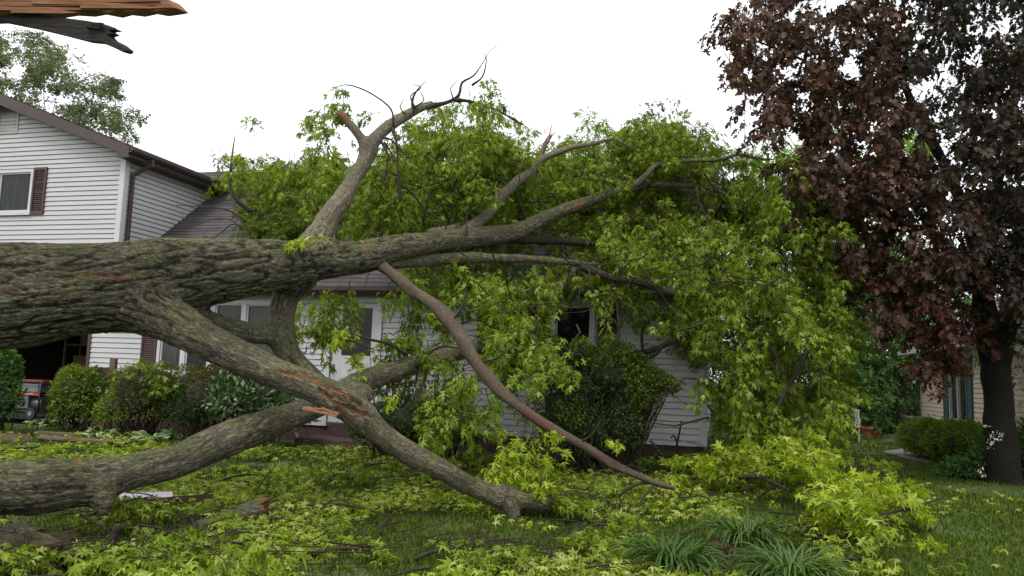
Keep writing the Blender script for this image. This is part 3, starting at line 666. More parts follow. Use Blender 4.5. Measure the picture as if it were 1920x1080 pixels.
# local x runs towards the viewer along the visible wall, local -y faces left
NY2 = (0, -1, 0); EZ = 2.34
laps('siding', nb, MT['beige'], [((0, 0, 0), UX, UZ, NY2, .1, EZ, const(0), const(2.62)), ((0, 0, 0), UX, UZ, NY2, .1, .62, const(2.62), const(4.0)), ((0, 0, 0), UX, UZ, NY2, 2.05, EZ, const(2.62), const(4.0)), ((0, 0, 0), UX, UZ, NY2, .1, EZ, const(4.0), const(9.5)),
                                 ((0, 0, 0), (0, 1, 0), UZ, (-1, 0, 0), .1, 4.6, lambda w: max(0, (w - EZ) / .6), lambda w: 8 - max(0, (w - EZ) / .6))], 0.1016, .016, .011)
q = MB(); q.box((-.02, -.03, .1), (.07, 0, EZ)); q.build('corner_board', MT['offwhite'], nb)
laps('roof', nb, MT['roof2'], [((0, -.4, EZ + .02), UX, (0, 1 / math.hypot(1, .6), .6 / math.hypot(1, .6)), (0, -.6 / math.hypot(1, .6), 1 / math.hypot(1, .6)), 0, 4.4 * math.hypot(1, .6), const(-.3), const(9.8))], .14, .012)
q = MB(); q.box((-.3, -.52, EZ - .08), (9.8, -.4, EZ + .02)); q.build('gutter', MT['offwhite'], nb)
q = MB(); q.box((-.3, -.4, EZ - .06), (9.8, .02, EZ - .04)); q.build('soffit', MT['offwhite'], nb)
q = MB(); q.poly([(-.3, 4, EZ + .02 + 4.4 * .6), (9.8, 4, EZ + .02 + 4.4 * .6), (9.8, 8.4, EZ), (-.3, 8.4, EZ)][::-1]); q.build('rear_roof', MT['roof2'], nb)
def panel_shutter(parent, u0, u1, z0, z1, m):
    s = MB(); v = -.05; s.box((u0, v + .012, z0), (u1, v + .036, z1)); w = .06; zm = (z0 + z1) / 2
    for a, b in (((u0, z0), (u0 + w, z1)), ((u1 - w, z0), (u1, z1)), ((u0 + w, z0), (u1 - w, z0 + w)), ((u0 + w, z1 - w), (u1 - w, z1)), ((u0 + w, zm - w / 2), (u1 - w, zm + w / 2))):
        s.box((a[0], v, a[1]), (b[0], v + .0118, b[1]))
    return s.build('shutter', MT[m], parent)
panel_shutter(nb, 2.22, 2.6, .55, 2.1, 'teal')
wv = window(nb, 2.62, 4.0, .62, 2.05, [3.3], ['glass', 'glass'], fm='offwhite')
panel_shutter(nb, 4.02, 4.4, .55, 2.1, 'teal')

#--TREES--
# ------------------------------------------------------------------ the fallen tree: one smooth-blended wood volume, split by limb
base = at(-230, 556, 7.0) * np.array([1, 1, 0])
fallen = thing('fallen_tree', 'huge uprooted silver maple lying across the lawn onto the house roof', 'tree', base)
BR = {
 'trunk': [(-260, 558, 7.0, .56), (-100, 556, 7.15, .52), (0, 553, 7.3, .485), (150, 541, 7.5, .45), (280, 528, 7.8, .405), (360, 516, 8.0, .36), (430, 509, 8.2, .34), (490, 502, 8.5, .31), (540, 497, 8.8, .28), (600, 491, 9.15, .235), (683, 481, 9.6, .215), (739, 466, 9.9, .165), (822, 453, 10.5, .145), (878, 446, 10.9, .148), (961, 436, 11.4, .128), (1000, 420, 11.6, .11), (1040, 401, 11.8, .1), (1080, 386, 12.0, .1), (1180, 353, 12.5, .08), (1230, 346, 12.7, .055), (1330, 355, 13, .035), (1385, 375, 13, .028)],
 'low_limb': [(200, 560, 7.7, .3), (270, 580, 7.6, .26), (330, 607, 7.5, .215), (380, 635, 7.42, .18), (433, 662, 7.38, .162), (522, 702, 7.3, .136), (578, 723, 7.3, .142), (635, 750, 7.3, .168), (672, 775, 7.35, .15), (716, 815, 7.4, .108), (771, 852, 7.5, .112), (827, 880, 7.55, .1), (882, 911, 7.65, .092), (938, 931, 7.7, .1), (993, 939, 7.75, .082), (1028, 945, 7.8, .07)],
 'foot': [(945, 930, 7.7, .08), (962, 958, 7.62, .058), (970, 988, 7.56, .05)],
 'knob': [(650, 740, 7.5, .13), (678, 735, 7.55, .1), (690, 742, 7.55, .06)],
 'ground_limb': [(-170, 928, 5.5, .24), (0, 913, 5.85, .2), (60, 911, 5.9, .2), (111, 907, 6.0, .198), (165, 900, 6.15, .185), (205, 893, 6.28, .165), (250, 883, 6.45, .152), (333, 865, 6.75, .145), (380, 843, 7.0, .15), (467, 808, 7.4, .15), (550, 778, 8.0, .132), (600, 757, 8.2, .13), (680, 716, 8.8, .13), (760, 690, 9.3, .12), (830, 668, 9.8, .11), (900, 648, 10.3, .1)],
 'burl': [(190, 915, 6.15, .12), (194, 940, 6.08, .085), (196, 957, 6.05, .05)],
 'prop_limb': [(560, 505, 9.0, .23), (535, 560, 9.0, .145), (528, 610, 8.95, .135), (533, 645, 8.9, .138), (549, 680, 8.85, .148), (600, 730, 8.8, .15)],
 'cross_limb': [(320, 585, 7.9, .2), (390, 608, 8.2, .135), (467, 624, 8.6, .112), (530, 628, 9.0, .105)],
 'raised_limb': [(575, 482, 9.05, .22), (595, 452, 9.2, .19), (610, 424, 9.3, .15), (620, 402, 9.35, .132), (641, 374, 9.5, .124), (665, 333, 9.7, .1), (683, 305, 9.8, .1), (694, 274, 9.9, .094), (722, 242, 10.1, .076), (762, 216, 10.4, .07), (790, 202, 10.5, .058), (808, 195, 10.6, .045)],
 'snag': [(692, 285, 9.9, .075), (676, 258, 9.8, .064), (658, 235, 9.75, .058), (637, 213, 9.7, .05)],
}
VOX = 0.017
allp, allr, allb, allT, allX, allY, allL, names = [], [], [], [], [], [], [], list(BR)
SK = {}
for bi, k in enumerate(names):
    rows = BR[k]; P = np.array([at(*r[:3]) for r in rows]); R = np.array([r[3] for r in rows])
    P, R = spline(P, R, 0.07); T, X, Y_ = frames(P); L = np.concatenate([[0], np.cumsum(np.linalg.norm(np.diff(P, axis=0), axis=1))])
    # knots and swellings along the limb
    w = (vnoise(np.stack([L * 1.6, 0 * L + bi * 5, 0 * L], -1)) - .5); R = R * (1 + .1 * w)
    SK[k] = (P, R)
    allp.append(P); allr.append(R); allb.append(np.full(len(P), bi)); allT.append(T); allX.append(X); allY.append(Y_); allL.append(L)
allp, allr, allb, allT, allX, allY, allL = (np.concatenate(x) for x in (allp, allr, allb, allT, allX, allY, allL))
lo = allp.min(0) - .7; hi = allp.max(0) + .4
nd = np.ceil((hi - lo) / VOX).astype(int) + 1
D = np.full(nd, 9.0, np.float32)
for k in names:
    P, R = SK[k]; pad = .3
    a = np.maximum(0, np.floor((P.min(0) - R.max() - pad - lo) / VOX).astype(int)); b = np.minimum(nd, np.ceil((P.max(0) + R.max() + pad - lo) / VOX).astype(int) + 1)
    B_ = np.full(b - a, 9.0, np.float32)
    for i in range(len(P) - 1):
        p0, p1, r0, r1 = P[i], P[i + 1], R[i], R[i + 1]; rm = max(r0, r1) + .16
        c = np.maximum(a, np.floor((np.minimum(p0, p1) - rm - lo) / VOX).astype(int)); e = np.minimum(b, np.ceil((np.maximum(p0, p1) + rm - lo) / VOX).astype(int) + 1)
        if (e <= c).any(): continue
        ax = [lo[d] + VOX * np.arange(c[d], e[d]) for d in range(3)]
        dx, dy, dz = (ax[0] - p0[0])[:, None, None], (ax[1] - p0[1])[None, :, None], (ax[2] - p0[2])[None, None, :]
        v = p1 - p0; t = np.clip((dx * v[0] + dy * v[1] + dz * v[2]) / (v @ v), 0, 1)
        ds = np.sqrt((dx - t * v[0]) ** 2 + (dy - t * v[1]) ** 2 + (dz - t * v[2]) ** 2) - (r0 + (r1 - r0) * t)
        s = tuple(slice(c[d] - a[d], e[d] - a[d]) for d in range(3)); B_[s] = np.minimum(B_[s], ds)
    s = tuple(slice(a[d], b[d]) for d in range(3)); A_ = D[s]; kk = 0.11
    h_ = np.clip(.5 + .5 * (A_ - B_) / kk, 0, 1); D[s] = A_ * (1 - h_) + B_ * h_ - kk * h_ * (1 - h_)
# surface nets
ins = D < 0
cnt = np.zeros(nd - 1, np.int8)
for a in (0, 1):
    for b in (0, 1):
        for c in (0, 1): cnt += ins[a:nd[0] - 1 + a, b:nd[1] - 1 + b, c:nd[2] - 1 + c]
act = np.argwhere((cnt > 0) & (cnt < 8)); vid = np.full(nd - 1, -1, np.int32); vid[tuple(act.T)] = np.arange(len(act))
acc = np.zeros((len(act), 3)); num = np.zeros(len(act))
cor = [(a, b, c) for a in (0, 1) for b in (0, 1) for c in (0, 1)]
for c1 in cor:
    for d in range(3):
        if c1[d]: continue
        c2 = list(c1); c2[d] = 1; c2 = tuple(c2)
        v1 = D[tuple((act + c1).T)]; v2 = D[tuple((act + c2).T)]; x = (v1 < 0) != (v2 < 0)
        t = np.where(x, v1 / np.where(x, v1 - v2, 1), 0)
        q = np.array(c1) + t[:, None] * (np.array(c2) - np.array(c1)); acc += q * x[:, None]; num += x
SV = lo + VOX * (act + acc / num[:, None])
SF = []
for d in range(3):
    o1, o2 = [(1, 2), (2, 0), (0, 1)][d]
    sl1 = [slice(1, n_ - 1) for n_ in nd]; sl2 = [slice(1, n_ - 1) for n_ in nd]; sl2[d] = slice(2, nd[d])
    A_, B_ = ins[tuple(sl1)], ins[tuple(sl2)]
    for sgn in (0, 1):
        e = np.argwhere((A_ & ~B_) if sgn == 0 else (~A_ & B_)) + 1
        u1 = np.zeros(3, int); u1[o1] = 1; u2 = np.zeros(3, int); u2[o2] = 1
        e = e[(e < nd - 1).all(1)]
        q = np.stack([vid[tuple((e - u1 - u2).T)], vid[tuple((e - u2).T)], vid[tuple(e.T)], vid[tuple((e - u1).T)]], -1)
        SF.append(q if sgn == 0 else q[:, ::-1])
SF = np.concatenate(SF); SF = SF[(SF >= 0).all(1)]
del D, ins, cnt, vid
def vnormals(V, Fq):
    fn = np.cross(V[Fq[:, 2]] - V[Fq[:, 0]], V[Fq[:, 3]] - V[Fq[:, 1]]); N = np.zeros_like(V)
    for i in range(4): np.add.at(N, Fq[:, i], fn)
    return unit(N)
own = ~np.isin(allb, [names.index(x) for x in ('burl', 'knob')]); _ap, _ar, _ix = allp[own], allr[own], np.where(own)[0]
near = np.zeros(len(SV), np.int32)
for i in range(0, len(SV), 4000):
    v = SV[i:i + 4000]; near[i:i + 4000] = _ix[(np.linalg.norm(v[:, None] - _ap[None], axis=2) - _ar[None]).argmin(1)]
lab = allb[near]; rel = SV - allp[near]; rr = allr[near]
q1 = (rel * allX[near]).sum(1); q2 = (rel * allY[near]).sum(1); q3 = allL[near] + (rel * allT[near]).sum(1)
bark = np.stack([q1 + lab * 3.1, q2, q3], -1)
NRM = vnormals(SV, SF)
# furrowed bark relief
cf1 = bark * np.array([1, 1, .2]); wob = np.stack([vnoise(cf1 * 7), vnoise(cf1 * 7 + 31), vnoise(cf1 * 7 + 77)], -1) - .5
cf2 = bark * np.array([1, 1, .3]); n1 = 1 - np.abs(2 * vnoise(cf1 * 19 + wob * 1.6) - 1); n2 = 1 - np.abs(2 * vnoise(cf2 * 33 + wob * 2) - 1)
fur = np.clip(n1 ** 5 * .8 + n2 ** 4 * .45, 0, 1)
lum = vnoise(bark * np.array([3, 3, 1.6]) + 5) - .5
amp = np.clip(rr * .085, .004, .03)
disp = -amp * (fur - .2) + lum * rr * .17
raw = np.zeros(len(SV)); PX = project(SV); facing = ((SV - C0) * NRM).sum(1) < 0
def crack(pts, width, depth, which, f=1.0):
    """a torn split that follows the limb: bark gone, pale wood showing"""
    global disp, raw
    p = np.array(pts, float); dmin = np.full(len(SV), 1e9)
    for a, b in zip(p[:-1], p[1:]):
        v = b - a; t = np.clip(((PX[:, :2] - a) @ v) / (v @ v), 0, 1); dmin = np.minimum(dmin, np.hypot(*(PX[:, :2] - a - t[:, None] * v).T))
    nz = vnoise(SV * 18) * .9 + .5
    w = np.clip((width * nz - dmin) / (width * .3), 0, 1) * facing * np.isin(lab, which)
    disp = disp - depth * w; raw = np.maximum(raw, w * f)
LL = [names.index('low_limb')]; TK = [0, 5, 7]
crack([(525, 696), (561, 702), (585, 708), (606, 720), (634, 733), (660, 748), (682, 764)], 5, .035, LL)
crack([(598, 732), (620, 752), (645, 762), (672, 772), (696, 782)], 5.5, .035, LL)
crack([(612, 724), (645, 736), (662, 750), (678, 760)], 3.5, .02, LL)
crack([(634, 772), (648, 780)], 5, .01, LL, .8)
crack([(145, 512), (175, 516), (205, 520)], 8, .004, TK, .3); crack([(212, 519), (225, 521), (242, 516)], 6, .004, TK, .8); crack([(-10, 546), (20, 544)], 7, .003, TK, .3); crack([(682, 462), (694, 460)], 5, .004, TK, .8); crack([(1078, 390), (1092, 381)], 6, .006, TK, 1)
crack([(885, 436), (891, 448)], 5, .012, TK, .5); crack([(335, 503), (345, 501)], 3, .003, TK, .5); crack([(140, 860), (150, 858)], 5, .004, [names.index('ground_limb')], .8)
crack([(0, 970), (60, 978), (110, 962)], 6, .01, [names.index('ground_limb')], .6)
crack([(630, 212), (645, 216), (655, 224)], 8, .0, [names.index('snag')], 1)
SV = SV + NRM * disp[:, None]
fl = np.median(lab[SF], axis=1).astype(int)
merge = {names.index('knob'): names.index('low_limb'), names.index('foot'): names.index('low_limb'), names.index('burl'): names.index('ground_limb'), names.index('snag'): names.index('raised_limb')}
fl = np.array([merge.get(x, x) for x in range(len(names))])[fl]
for bi in np.unique(fl):
    fq = SF[fl == bi]; u_, inv = np.unique(fq, return_inverse=True)
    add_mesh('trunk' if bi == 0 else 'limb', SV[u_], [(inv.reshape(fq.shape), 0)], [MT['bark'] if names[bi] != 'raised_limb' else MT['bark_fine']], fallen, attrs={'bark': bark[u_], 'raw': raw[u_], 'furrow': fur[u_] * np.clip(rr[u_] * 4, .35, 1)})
# thinner limbs
FL = [
 ('bark_smooth', [(708, 488, 9.8, .07), (722, 503, 9.6, .07), (750, 526, 9.2, .066), (790, 556, 8.9, .068), (832, 590, 8.65, .078), (862, 630, 8.5, .074), (882, 663, 8.4, .072), (910, 703, 8.3, .064), (955, 748, 8.2, .058), (1005, 785, 8.15, .053), (1055, 815, 8.1, .05), (1110, 845, 8.1, .045), (1145, 868, 8.1, .05), (1180, 884, 8.1, .036), (1220, 903, 8.1, .034), (1265, 915, 8.1, .022)], [(.05, .14), (.63, .77), (.81, .86)]),
 ('bark_fine', [(870, 440, 11.0, .1), (895, 418, 11.1, .085), (918, 397, 11.2, .075), (945, 364, 11.4, .088), (970, 340, 11.6, .075), (995, 322, 11.7, .062), (1010, 302, 11.9, .06), (1040, 288, 12, .052), (1075, 276, 12.1, .045), (1110, 270, 12.2, .035), (1150, 262, 12.3, .022), (1185, 278, 12.4, .012)], None),
 ('bark_fine', [(1188, 350, 12.5, .05), (1210, 330, 12.5, .05), (1232, 311, 12.6, .048), (1275, 303, 12.6, .04), (1320, 300, 12.6, .036), (1350, 299, 12.6, .04), (1385, 290, 12.6, .03), (1420, 297, 12.6, .022), (1448, 299, 12.6, .012)], None),
 ('bark_fine', [(805, 440, 10.7, .08), (850, 430, 11.0, .075), (890, 415, 11.3, .06), (910, 395, 11.4, .04)], None),
 ('bark_dark', [(930, 440, 11.3, .09), (985, 448, 11.6, .085), (1050, 452, 12, .065), (1130, 456, 12.2, .05), (1210, 452, 12.4, .035), (1290, 462, 12.5, .02)], None),
 ('bark', [(700, 490, 9.8, .1), (760, 492, 10.1, .085), (850, 484, 10.6, .07), (950, 484, 11.0, .06), (1045, 490, 11.4, .05), (1120, 497, 11.6, .035), (1200, 495, 11.8, .02)], None),
 ('bark', [(1080, 505, 11.8, .05), (1060, 530, 11.7, .062), (1038, 558, 11.6, .066), (1016, 598, 11.5, .06)], None),
 ('bark_dark', [(1090, 500, 11.3, .06), (1145, 520, 11.2, .055), (1190, 528, 11.1, .05), (1230, 541, 11, .04), (1265, 552, 10.9, .028), (1300, 556, 10.8, .015)], None),
 ('bark_dark', [(1300, 620, 11.6, .05), (1262, 640, 11.7, .045), (1225, 656, 11.8, .042), (1185, 665, 11.9, .04), (1150, 672, 12.0, .03)], None),
 ('bark_dark', [(1240, 648, 11.7, .03), (1232, 662, 11.7, .03), (1210, 675, 11.75, .026), (1190, 684, 11.8, .02)], None),
 ('bark_dark', [(1205, 658, 11.75, .022), (1204, 625, 11.8, .024), (1213, 602, 11.8, .024), (1230, 588, 11.8, .012)], None),
 ('bark_dark', [(1213, 602, 11.8, .018), (1209, 585, 11.8, .014), (1208, 570, 11.8, .008)], None),
 ('bark_dark', [(1362, 352, 12.5, .05), (1395, 375, 12.3, .05), (1425, 395, 12.2, .045), (1450, 430, 12.0, .03), (1475, 470, 11.8, .018)], None),
 ('bark_dark', [(1380, 580, 11, .02), (1430, 640, 10.8, .028), (1455, 668, 10.7, .03), (1468, 702, 10.6, .02)], None),
 ('bark_dark', [(1440, 800, 10.4, .02), (1470, 740, 10.6, .03), (1510, 660, 11, .035), (1530, 560, 11.4, .03), (1500, 450, 11.8, .02)], None),
 ('bark_dark', [(800, 200, 10.6, .045), (838, 192, 10.8, .028), (860, 178, 10.8, .022), (866, 155, 10.8, .017), (888, 142, 10.8, .012), (905, 118, 10.8, .007), (920, 95, 10.8, .005), (952, 71, 10.8, .002)], None),
 ('bark_dark', [(885, 160, 10.9, .02), (905, 143, 10.9, .012), (912, 110, 10.9, .007), (905, 98, 10.9, .003)], None),
 ('bark_dark', [(852, 188, 10.8, .03), (880, 190, 10.9, .022), (920, 202, 11, .018), (960, 222, 11.1, .014), (990, 240, 11.2, .008)], None),
 ('bark_dark', [(775, 212, 10.4, .022), (773, 190, 10.4, .018), (780, 172, 10.4, .012), (798, 152, 10.4, .005)], None),
 ('bark_dark', [(738, 238, 10.1, .014), (733, 205, 10.1, .012), (700, 178, 10, .01), (665, 162, 10, .01), (640, 160, 10, .006), (615, 172, 10, .004)], None),
 ('bark_dark', [(735, 240, 10.1, .025), (744, 270, 9.95, .016), (746, 310, 9.9, .013), (748, 345, 9.9, .022), (750, 378, 9.9, .018)], None),
 ('bark_dark', [(712, 262, 10, .016), (728, 290, 9.9, .012), (725, 320, 9.9, .01), (732, 342, 9.9, .006)], None),
 ('bark_dark', [(752, 345, 9.9, .016), (775, 365, 10, .016), (800, 395, 10.1, .012), (840, 420, 10.2, .006)], None),
 ('bark_dark', [(722, 268, 10, .014), (738, 300, 9.9, .01), (722, 330, 9.85, .008), (714, 352, 9.85, .004)], None),
 ('bark_dark', [(716, 258, 10, .016), (733, 262, 9.9, .014), (752, 282, 9.9, .012), (770, 300, 9.9, .006)], None),
 ('bark_dark', [(745, 330, 9.9, .012), (728, 322, 9.85, .01), (712, 318, 9.8, .006)], None),
 ('bark_dark', [(780, 205, 10.4, .014), (770, 180, 10.4, .01), (790, 165, 10.4, .008), (775, 158, 10.4, .005)], None),
 ('bark_dark', [(778, 200, 10.4, .012), (795, 188, 10.4, .009), (788, 172, 10.4, .006)], None),
 ('bark_dark', [(760, 215, 10.3, .01), (750, 200, 10.3, .008), (758, 185, 10.3, .004)], None),
 ('bark_dark', [(850, 186, 10.8, .012), (845, 165, 10.8, .008), (860, 150, 10.8, .004)], None),
 ('bark_fine', [(1000, 312, 11.95, .05), (1016, 285, 12, .042), (1024, 268, 12, .038), (1032, 254, 12, .03)], None),
 ('bark_dark', [(845, 605, 8.6, .014), (868, 575, 8.5, .01), (872, 545, 8.5, .006)], None),
 ('bark_dark', [(898, 680, 8.35, .016), (930, 672, 8.3, .012), (962, 650, 8.3, .008), (985, 645, 8.3, .004)], None),
 ('bark_dark', [(770, 540, 9.0, .012), (765, 575, 8.9, .009), (775, 600, 8.9, .005)], None),
 ('bark_dark', [(975, 762, 8.2, .014), (985, 800, 8.1, .01), (975, 840, 8.0, .006)], None),
 ('bark_dark', [(1085, 830, 8.1, .014), (1110, 815, 8.05, .01), (1125, 790, 8.0, .006)], None),
 ('bark_dark', [(700, 655, 8.6, .008), (660, 640, 8.6, .013), (625, 635, 8.6, .008)], None),
 ('bark_dark', [(760, 665, 9.0, .02), (730, 645, 8.8, .017), (700, 638, 8.7, .014), (665, 628, 8.6, .008)], None),
 ('bark_dark', [(775, 690, 9.3, .022), (800, 665, 9.2, .018), (830, 650, 9.2, .016), (870, 655, 9.1, .008)], None),
 ('bark_dark', [(800, 700, 9.3, .018), (785, 740, 9.1, .016), (770, 770, 9, .01)], None),
 ('bark_dark', [(1005, 500, 10.8, .02), (1008, 560, 10.6, .018), (1005, 620, 10.5, .012)], None),
]
for i, (mm_, rows, rs) in enumerate(FL):
    limb('limb' if rows[0][3] > .045 else 'twig', rows, MT[mm_], fallen, 16 if rows[0][3] > .045 else 8, .05, .15 if i == 0 else .1, seed=i, rawspan=rs)
# broken ends and splinters
def splinters(parent, c, d, spread, n, L, w, m, name='torn_wood'):
    s = MB(); d = unit(np.asarray(d, float))
    for _ in range(n):
        o = rng.normal(size=3) * spread; e = unit(d + rng.normal(size=3) * .18); ll = L * rng.uniform(.4, 1); ww = w * rng.uniform(.5, 1.2)
        a = unit(np.cross(e, rng.normal(size=3))); b = np.cross(e, a); p = c + o
        s.prism([p - a * ww, p + a * ww, p + a * ww * .7 + e * ll * .6, p + e * ll, p - a * ww * .5 + e * ll * .75], b * ww * .4)
    return s.build(name, m, parent, local=False)
q = MB(); P = [at(*p_) for p_ in ((630, 784, 7.12), (612, 778, 7.11), (596, 776, 7.1), (580, 773, 7.08), (567, 770, 7.06), (565, 766, 7.06), (574, 764, 7.08), (590, 768, 7.1), (602, 766, 7.1), (618, 772, 7.12), (634, 776, 7.12))]
q.prism(P, (.01, .05, .012)); q.build('torn_wood', MT['wood'], fallen, local=False, bevel=.006)
splinters(fallen, at(650, 745, 7.08), at(620, 728, 7.06) - at(660, 752, 7.08), .03, 6, .16, .014, MT['wood'])
splinters(fallen, at(1028, 262, 12.0), at(1052, 228, 12) - at(1028, 265, 12), .02, 5, .3, .022, MT['wood_pale'])
splinters(fallen, at(1024, 250, 12.0), at(1022, 225, 12) - at(1026, 255, 12), .02, 2, .2, .016, MT['wood_pale'])
splinters(fallen, at(931, 372, 11.3), at(930, 345, 11.3) - at(928, 375, 11.3), .02, 4, .22, .02, MT['wood_pale'])
splinters(fallen, at(972, 990, 7.5), np.array([.3, -.2, -.2]), .03, 10, .16, .02, MT['wood'])
splinters(fallen, at(1022, 527, 11.2), np.array([.4, -.5, .3]), .03, 6, .14, .02, MT['wood'])

# ---- its foliage: leafy sprays through real depth, kept in front of walls and roof
def inpoly(x, y, poly):
    p = np.array(poly, float); r = np.zeros(len(x), bool); j = len(p) - 1
    for i in range(len(p)):
        c = ((p[i, 1] > y) != (p[j, 1] > y)); c &= x < (p[j, 0] - p[i, 0]) * (y - p[i, 1]) / (p[j, 1] - p[i, 1] + 1e-9) + p[i, 0]; r ^= c; j = i
    return r
def sample_poly(poly, n):
    p = np.array(poly, float); a, b = p.min(0), p.max(0); out = []
    while len(out) < n:
        q = a + rng.random((4 * n + 8, 2)) * (b - a); out += list(q[inpoly(q[:, 0], q[:, 1], poly)])
    return out[:n]
KEEP = [  # gaps seen between the sprays: house wall, roof, door and sky
 ([(1160, 600), (1225, 575), (1240, 600), (1300, 670), (1312, 690), (1300, 835), (1190, 830), (1215, 760), (1280, 740), (1270, 700), (1170, 660)], 12.3),
 ([(640, 535), (745, 540), (735, 560), (640, 565)], 99), ([(655, 568), (715, 560), (718, 640), (700, 600)], 99),
 ([(330, 318), (400, 318), (410, 350), (440, 400), (470, 442), (280, 450), (390, 362)], 99),
 ([(1005, 545), (1115, 545), (1115, 600), (1060, 620), (1000, 590)], 99), ([(560, 655), (640, 660), (640, 700), (570, 690)], 99),
 ([(940, 225), (1000, 180), (1150, 180), (1150, 220), (1060, 235), (1010, 225), (1000, 255)], 99), ([(860, 260), (890, 250), (905, 280), (880, 300)], 99),
 ([(700, 395), (715, 395), (715, 445), (690, 445)], 99), ([(735, 420), (800, 425), (790, 445), (735, 440)], 99)]
FRONT = []
for rows, w_ in ((BR['trunk'][9:], 40), (BR['raised_limb'], 30), (BR['snag'], 16), (FL[0][1], 22), (FL[1][1], 28), (FL[2][1], 28), (FL[4][1][:4], 14), (FL[5][1], 14), (FL[7][1], 20), (FL[8][1], 16), (FL[12][1], 18), (FL[13][1], 18), (FL[6][1], 18)):
    for a, b in zip(rows[:-1], rows[1:]): FRONT.append((a, b, w_))
area = lambda p: abs(sum(p[i - 1][0] * p[i][1] - p[i][0] * p[i - 1][1] for i in range(len(p)))) / 2
def mass(name, poly, Y0, Y1, dens, m, L=.42, n=22, ls=.135, d=(0, -.2, -.5), bias=1.0, tw=.006, onroof=False, dark=.35, gaps=True, parent=None, tpl=SILVER, droop=.35):
    """fill the volume seen inside poly between depths Y0 and Y1 with leafy sprays"""
    Ym = (Y0 + Y1) / 2; k = int(area(poly) / (L * F / Ym) ** 2 * dens * 3.1); ls = ls * .93
    lf, ld = Leafy(), Leafy()
    n = int(n * 1.5); ls = ls * .8
    cl = sample_poly(poly, max(2, k // 5)); cy = rng.random(len(cl)); pts_ = []
    for q_ in range(k):
        ci = rng.integers(len(cl)); e = rng.normal(size=2) * (.3 * F / Ym) * L / .42; pts_.append((cl[ci][0] + e[0], cl[ci][1] + e[1], np.clip(cy[ci] + rng.normal() * .12, 0, 1)))
    inside = inpoly(np.array([a_[0] for a_ in pts_]), np.array([a_[1] for a_ in pts_]), poly)
    for (x, y, ry), ok_ in zip(pts_, inside):  # sprays hang behind the limb that carries them
        if not ok_ and (rng.random() < .92 or L <= .3): continue
        Y = Y0 + (Y1 - Y0) * ry ** bias; hY = house_hit(x, y)
        if onroof: Y = hY - rng.uniform(.12, .9) if hY < 90 else rng.uniform(Y0, Y1)
        if hY - Y < .15: Y = hY - rng.uniform(.15, .7)
        if gaps:
            for a_, b_, w_ in FRONT:
                t_ = np.clip(((x - a_[0]) * (b_[0] - a_[0]) + (y - a_[1]) * (b_[1] - a_[1])) / ((b_[0] - a_[0]) ** 2 + (b_[1] - a_[1]) ** 2), 0, 1)
                if math.hypot(x - a_[0] - t_ * (b_[0] - a_[0]), y - a_[1] - t_ * (b_[1] - a_[1])) < w_: Y = max(Y, a_[2] + t_ * (b_[2] - a_[2]) + .5)
            if hY - Y < .1: continue
        if gaps and any(Y < kd and inpoly(np.array([x]), np.array([y]), kp)[0] for kp, kd in KEEP): continue
        dd = np.array(d) + rng.normal(size=3) * .6
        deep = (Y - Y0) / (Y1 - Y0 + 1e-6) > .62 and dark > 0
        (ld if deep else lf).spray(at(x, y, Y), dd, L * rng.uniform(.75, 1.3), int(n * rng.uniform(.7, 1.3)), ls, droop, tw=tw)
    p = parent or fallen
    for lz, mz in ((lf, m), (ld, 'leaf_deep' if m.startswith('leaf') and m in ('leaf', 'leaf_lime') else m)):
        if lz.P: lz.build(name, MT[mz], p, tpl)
mass('foliage', [(405, 305), (470, 295), (560, 288), (620, 320), (612, 440), (560, 445), (480, 440), (450, 420), (455, 380), (415, 340)], 13.2, 16, 10, 'leaf', onroof=True)
mass('foliage', [(590, 180), (640, 160), (660, 190), (640, 235), (600, 232)], 9.8, 10.6, 3.2, 'leaf', L=.3, n=14, dark=0)
mass('foliage', [(590, 240), (640, 250), (660, 330), (610, 390), (600, 330)], 10.2, 12, 3, 'leaf', L=.35, n=16)
mass('foliage', [(700, 200), (760, 215), (800, 195), (850, 178), (900, 165), (935, 155), (940, 190), (935, 220), (985, 250), (1010, 285), (1000, 320), (960, 340), (930, 400), (870, 432), (760, 440), (690, 445), (660, 410), (700, 330), (720, 270)], 10.8, 13.4, 5.0, 'leaf', d=(.1, -.2, -.7))
mass('foliage', [(620, 330), (700, 340), (860, 430), (840, 445), (640, 445), (600, 420)], 12, 14, 5, 'leaf', onroof=True)
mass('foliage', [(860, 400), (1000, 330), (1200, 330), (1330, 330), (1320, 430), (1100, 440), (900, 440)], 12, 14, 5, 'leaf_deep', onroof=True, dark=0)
mass('foliage', [(930, 345), (1000, 300), (1060, 265), (1160, 235), (1330, 245), (1345, 340), (1250, 350), (1180, 400), (1040, 425), (920, 430)], 13.6, 15.5, 7, 'leaf', onroof=True, gaps=False, L=.45)
mass('foliage', [(1150, 250), (1170, 225), (1215, 212), (1262, 212), (1322, 238), (1330, 290), (1200, 300)], 12.8, 14.5, 4, 'leaf', gaps=False)
mass('foliage', [(1330, 330), (1440, 310), (1460, 420), (1340, 440)], 12.8, 14.5, 4, 'leaf', gaps=False)
mass('foliage', [(500, 310), (600, 295), (640, 320), (640, 440), (540, 440)], 12, 14, 7, 'leaf', onroof=True)
mass('foliage', [(575, 300), (625, 240), (665, 270), (660, 320), (615, 390), (590, 380)], 10.4, 12.5, 3.2, 'leaf', L=.35, n=16)
mass('foliage', [(690, 300), (760, 230), (960, 220), (1000, 300), (960, 360), (900, 420), (700, 440), (670, 400)], 11.5, 13.8, 4.0, 'leaf')
mass('foliage', [(785, 150), (808, 142), (812, 165), (788, 170)], 10.3, 10.6, 3, 'leaf', L=.2, n=9, dark=0, gaps=False)
